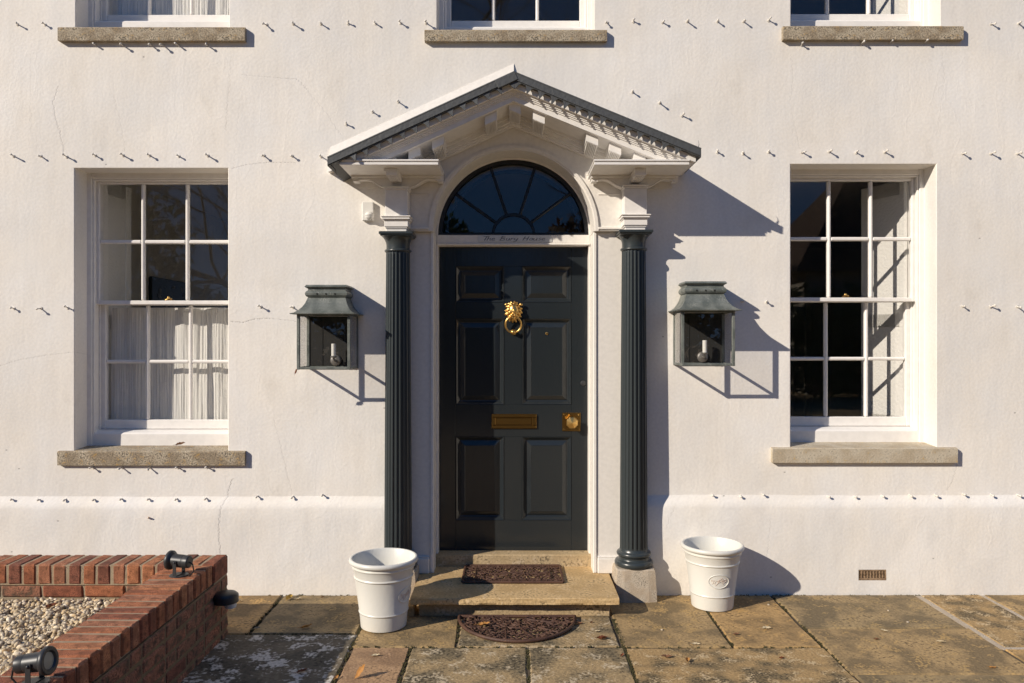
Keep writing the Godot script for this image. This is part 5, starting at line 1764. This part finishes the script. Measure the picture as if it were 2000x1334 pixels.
func build_leaves() -> void:
	var shapes := []
	for i in 6:
		shapes.append(leaf_mesh(i + 1))
	# px, py, height of the surface, half length, colour, turn, label
	var list := [
		[944, 1220, 0.027, 0.034, "leaf_orange", 0.3, "big pale orange leaf lying on the half-round doormat"],
		[598, 1225, 0.006, 0.03, "leaf_orange", 0.4, "orange leaf in the shade left of the left pot"],
		[565, 1168, 0.006, 0.034, "leaf_yellow", 1.4, "narrow yellow leaf at the foot of the wall left of the pot"],
		[581, 1170, 0.005, 0.022, "leaf_pale", 0.2, "pale leaf beside the yellow leaf at the wall foot"],
		[465, 1174, 0.005, 0.02, "leaf_pale", 0.7, "pale leaf at the wall foot next to the planter"],
		[630, 1167, 0.005, 0.013, "leaf_brown", 0.9, "tiny leaf at the wall foot near the left pot"],
		[705, 1320, 0.012, 0.034, "leaf_orange", 1.1, "upright orange leaf on the reddish paving stone"],
		[733, 1281, 0.004, 0.02, "leaf_pale", 0.1, "pale leaf flat on the reddish paving stone"],
		[590, 1312, 0.006, 0.024, "leaf_red", 0.5, "dark red leaf on the white-speckled black paving stone"],
		[656, 1324, 0.006, 0.018, "leaf_orange", 1.3, "small orange leaf in the joint beside the black paving stone"],
		[502, 1228, 0.005, 0.017, "leaf_pale", 0.3, "thin pale leaf in the joint near the planter corner"],
		[1176, 1248, 0.007, 0.03, "leaf_red", 0.5, "crumpled red-brown leaf right of the half-round doormat"],
		[1166, 1233, 0.004, 0.016, "leaf_pale", 0.1, "pale yellow leaf above the crumpled red-brown leaf"],
		[1130, 1218, 0.006, 0.022, "leaf_brown", 0.2, "grey leaf at the right tip of the half-round doormat"],
		[1155, 1216, 0.004, 0.011, "leaf_red", 0.8, "tiny red leaf below the right end of the step"],
		[1302, 1283, 0.006, 0.025, "leaf_brown", 0.15, "brown leaf on the spotted paving stone, left of its neighbour"],
		[1343, 1290, 0.007, 0.022, "leaf_orange", 1.3, "small tan leaf standing on the spotted paving stone"],
		[1527, 1286, 0.004, 0.015, "leaf_red", 0.4, "small dark leaf at the right end of the spotted paving stone"],
		[1359, 1258, 0.004, 0.02, "leaf_pale", 0.0, "pale leaf on the long joint in front of the right pot"],
		[1438, 1239, 0.005, 0.017, "leaf_brown", 0.2, "curled brown leaf on the golden paving stone"],
		[1497, 1228, 0.003, 0.024, "leaf_pale", 0.0, "thin pale stalk on the golden paving stone"],
		[1727, 1232, 0.004, 0.017, "leaf_pale", 2.7, "pale leaf just below the joint under the air brick"],
		[1836, 1254, 0.005, 0.018, "leaf_pale", 2.6, "curled pale leaf on the right paving stone"],
		[1712, 1249, 0.004, 0.014, "leaf_brown", 0.1, "small brown leaf left of the curled pale leaf"],
		[1938, 1304, 0.005, 0.019, "leaf_orange", 0.1, "orange leaf near the bottom right corner"],
		[1215, 1280, 0.004, 0.014, "leaf_red", 1.0, "small red leaf in the mossy joint"],
	]
	for i in list.size():
		var l: Array = list[i]
		var o := inst("leaf", shapes[i % 6], mats[l[4]])
		o.position = on_level(l[0], l[1], l[2])
		var s: float = l[3] * 1.2
		o.transform.basis = Basis.from_euler(Vector3(rng.randf_range(-0.2, 0.2), l[5], rng.randf_range(-0.15, 0.15))).scaled(Vector3(s, s, s))
		if i == 6:
			o.transform.basis = Basis.from_euler(Vector3(0.3, 0.6, 1.0)).scaled(Vector3(s, s, s))
			o.position.y += 0.02
		tag(o, l[6], "leaf", "fallen leaves")
	# leaves that are not on the paving
	for q in [[survey(352, 870, -0.06) + Vector3(0, 0.006, 0), 0.032, "leaf_brown", Vector3(0.3, 0.5, 0.2), "crumpled brown leaf on the left window sill"],
			[survey(579.5, 726, 0.24), 0.022, "leaf_red", Vector3(0.6, 0.4, 1.3), "dead leaf hanging from the corner of the left lantern"],
			[survey(291, 1011, 0.045), 0.016, "leaf_orange", Vector3(1.2, 0.2, 1.4), "small brown leaf caught on the white plinth"],
			[on_level(100, 1186, 0.268) + Vector3(0, 0.004, 0), 0.032, "leaf_red", Vector3(0.1, 0.8, 0.1), "round red leaf lying on the gravel"]]:
		var o := inst("leaf", shapes[int(q[1] * 1000) % 6], mats[q[2]])
		o.transform = Transform3D(Basis.from_euler(q[3]).scaled(Vector3.ONE * q[1]), q[0])
		tag(o, q[4], "leaf", "fallen leaves")
	# chips of pale stone
	for q in [[1501, 1181, "pale stone chip in the shadow tip of the right pot"], [1727, 1164, "pale stone chip at the wall foot under the air brick"], [1735, 1192.5, "pale stone chip in the middle of the stone before the air brick"], [1773, 1215, "pale stone chip near the front joint before the air brick"], [1293, 1230, "pale stone chip left of the right pot on bare paving"]]:
		var mb := MB.new()
		mb.ball(Vector3.ZERO, Vector3(0.009, 0.005, 0.006), 6)
		for i in mb.v.size():
			mb.v[i] *= 1.0 + 0.35 * sin(mb.v[i].x * 700.0 + q[0]) * sin(mb.v[i].z * 500.0)
		var o := obj("stone_chip", mb, mats.pedestal_stone)
		o.position = on_level(q[0], q[1], 0.003)
		o.rotation.y = rng.randf() * 6.0
		tag(o, q[2], "stone", "pale chips on the paving")

# ---------------------------------------------------------------- what the windows mirror: the garden behind the viewer
func leaf_cloud(mb: MB, blobs: Array, count: int, size: float) -> void:
	for i in count:
		var b: Array = blobs[rng.randi() % blobs.size()]
		var d := Vector3(rng.randfn(), rng.randfn(), rng.randfn()).normalized()
		var p: Vector3 = b[0] + d * b[1] * pow(rng.randf(), 0.4)
		var u := Vector3(rng.randfn(), rng.randfn(), rng.randfn()).normalized()
		var w := u.cross(d + Vector3(0.01, 0.02, 0.0)).normalized()
		var s := size * rng.randf_range(0.6, 1.4)
		mb.face([p - u * s, p + w * s * 0.5, p + u * s, p - w * s * 0.5], p - d)

func branch(mb: MB, p: Vector3, d: Vector3, len: float, r: float, depth: int) -> void:
	var pts := [p]
	var q := p
	var dir := d
	for i in 4:
		dir = (dir + Vector3(rng.randfn(0, 0.14), rng.randfn(0.03, 0.08), rng.randfn(0, 0.14))).normalized()
		q += dir * len / 4.0
		pts.append(q)
	mb.tube(pts, r, 5, r * 0.55, false)
	if depth > 0:
		for i in 3 + (1 if depth > 2 else 0):
			var k := rng.randi_range(2, 4)
			var nd := (dir + Vector3(rng.randfn(0, 0.55), rng.randfn(0.1, 0.35), rng.randfn(0, 0.55))).normalized()
			branch(mb, pts[k], nd, len * rng.randf_range(0.55, 0.8), r * 0.5, depth - 1)

func tree(called: String, label: String, at: Vector3, h: float, blobs: Array, m: String, count: int) -> void:
	var t := thing(called, label, "tree", at, "trees behind the viewer")
	var tm := MB.new()
	tm.tube([Vector3(0, -0.1, 0), Vector3(0.1, h * 0.4, 0), Vector3(0, h * 0.8, 0.1)], 0.22, 8, 0.06)
	for i in 5:
		branch(tm, Vector3(0, h * (0.3 + 0.1 * i), 0), Vector3(cos(i * 2.4), 0.7, sin(i * 2.4)).normalized(), h * 0.3, 0.07, 1)
	obj("trunk", tm, mats.bark, t)
	var cm := MB.new()
	leaf_cloud(cm, blobs, count, 0.17)
	obj("crown", cm, mats[m], t)

func build_garden() -> void:
	tree("broadleaf_tree", "tall dark tree mirrored in the left window", Vector3(-13.5, 0, 20), 8.0, [[Vector3(0, 3.0, 0), 2.6], [Vector3(-1.5, 5.0, 0.5), 2.4], [Vector3(1.2, 5.2, 0), 2.0], [Vector3(0, 7.0, 0), 1.8], [Vector3(2.2, 2.6, 0), 1.5]], "foliage", 5200)
	tree("round_tree", "low round tree mirrored at the foot of the fanlight", Vector3(-3.2, 0, 19), 5.0, [[Vector3(0, 2.6, 0), 2.0], [Vector3(0.6, 4.3, 0), 1.6], [Vector3(-0.9, 5.0, 0), 1.5]], "foliage", 3600)
	tree("copper_tree", "brown autumn tree mirrored in the fanlight", Vector3(3.7, 0, 20), 7.0, [[Vector3(0, 3.0, 0), 2.4], [Vector3(-1.2, 4.4, 0), 1.6], [Vector3(0.2, 5.6, 0), 1.7], [Vector3(1.8, 4.6, 0), 1.8]], "autumn_foliage", 5200)
	var bt := thing("bare_tree", "bare leafless tree mirrored in the upper window", "tree", Vector3(-8.0, 0, 24), "trees behind the viewer")
	var bm := MB.new()
	branch(bm, Vector3(0, -0.1, 0), Vector3(0.02, 1, 0), 7.0, 0.26, 4)
	branch(bm, Vector3(0, 5.0, 0), Vector3(0.75, 1, 0), 7.0, 0.16, 2)
	branch(bm, Vector3(3.6, 10.0, 0), Vector3(0.6, 0.8, 0), 6.0, 0.12, 3)
	branch(bm, Vector3(3.4, 9.8, 0), Vector3(0.9, 0.4, 0.1), 6.0, 0.1, 3)
	obj("trunk", bm, mats.bark, bt)
	# house across the drive
	var h := thing("cottage", "brown roofed cottage across the drive, mirrored in the right window", "house", Vector3(15.5, 0, 22))
	var wm := MB.new()
	wm.box(-6.0, 6.0, -0.1, 3.9, -3.0, 4.0)
	obj("wall", wm, mats.opposite_wall, h)
	var rm := MB.new()
	var e := 3.8
	var ry := 8.2
	rm.face([Vector3(-6.5, e, -3.5), Vector3(6.5, e, -3.5), Vector3(3.0, ry, 0.5), Vector3(-3.0, ry, 0.5)], Vector3(0, 2, 1))
	rm.face([Vector3(-6.5, e, 4.5), Vector3(6.5, e, 4.5), Vector3(3.0, ry, 0.5), Vector3(-3.0, ry, 0.5)], Vector3(0, 2, 0))
	rm.face([Vector3(-6.5, e, -3.5), Vector3(-6.5, e, 4.5), Vector3(-3.0, ry, 0.5)], Vector3(0, 2, 0))
	rm.face([Vector3(6.5, e, -3.5), Vector3(6.5, e, 4.5), Vector3(3.0, ry, 0.5)], Vector3(0, 2, 0))
	rm.face([Vector3(-6.5, e, -3.5), Vector3(6.5, e, -3.5), Vector3(6.5, e, 4.5), Vector3(-6.5, e, 4.5)], Vector3(0, 6, 0))
	obj("roof", rm, mats.roof_tile, h)
	# clipped hedge along the drive
	var hg := thing("hedge", "dark clipped hedge across the drive behind the viewer", "hedge", Vector3(2, 0, 17))
	var hm := MB.new()
	var bl := []
	for i in 30:
		bl.append([Vector3(-14.0 + i, 0.9, 0), 1.0])
		bl.append([Vector3(-14.3 + i, 2.3, 0.2), 1.1])
	leaf_cloud(hm, bl, 15000, 0.17)
	obj("foliage", hm, mats.foliage, hg)

# ---------------------------------------------------------------- the scene
func _ready() -> void:
	rng.seed = 20240917
	var cam := Camera3D.new()
	cam.name = "camera"
	cam.position = EYE
	cam.fov = 2.0 * rad_to_deg(atan(667.0 / FOCAL))
	cam.far = 900.0
	cam.near = 0.05
	add_child(cam)
	cam.current = true
	var sky_m := ProceduralSkyMaterial.new()
	sky_m.sky_top_color = Color(0.17, 0.37, 0.6)
	sky_m.sky_horizon_color = Color(0.38, 0.5, 0.64)
	sky_m.sky_curve = 0.12
	sky_m.ground_bottom_color = Color(0.3, 0.26, 0.2)
	sky_m.ground_horizon_color = Color(0.5, 0.52, 0.52)
	sky_m.sky_energy_multiplier = 1.0
	sky_m.sun_angle_max = 0.0
	var sky := Sky.new()
	sky.sky_material = sky_m
	var env := Environment.new()
	env.background_mode = Environment.BG_SKY
	env.sky = sky
	env.background_energy_multiplier = 1.0
	env.tonemap_mode = Environment.TONE_MAPPER_LINEAR
	env.tonemap_exposure = 1.055
	env.sdfgi_enabled = true
	env.ssao_enabled = true
	env.ssil_enabled = true
	var we := WorldEnvironment.new()
	we.name = "environment"
	we.environment = env
	add_child(we)
	var sun := DirectionalLight3D.new()
	sun.name = "sun"
	sun.basis = Basis.looking_at(-TO_SUN.normalized(), Vector3.UP)
	sun.light_energy = 1.5
	sun.light_color = Color(1.0, 0.952, 0.882)
	sun.light_angular_distance = 0.5
	sun.shadow_enabled = true
	add_child(sun)

	make_materials()
	build_ground()
	build_house()
	build_step()
	build_planter()
	build_garden()
	build_lantern(Vector3(-1.166, 1.463, 0.0), "grey metal wall lantern left of the left column")
	build_lantern(Vector3(1.2145, 1.485, 0.0), "grey metal wall lantern right of the right column")
	build_pot(Vector3(-0.74, 0.003, 0.57), 1.15, "empty cream glazed pot left of the step, the nearer of the two")
	build_pot(Vector3(1.241, 0.003, 0.24), 0.02, "empty cream pot with oval sprig emblem facing front, right of the column")
	build_mats()
	build_spotlight(Vector3(-1.70, 0.4475, 1.08), Vector3(-0.96, 0.03, -0.2), "dark grey spotlight on the far corner of the brick planter")
	build_spotlight(Vector3(-1.665, 0.4475, 2.32), Vector3(0.95, 0.14, 0.04), "dark grey spotlight with visible lens in the near bottom left corner")
	build_small_things()
	build_leaves()
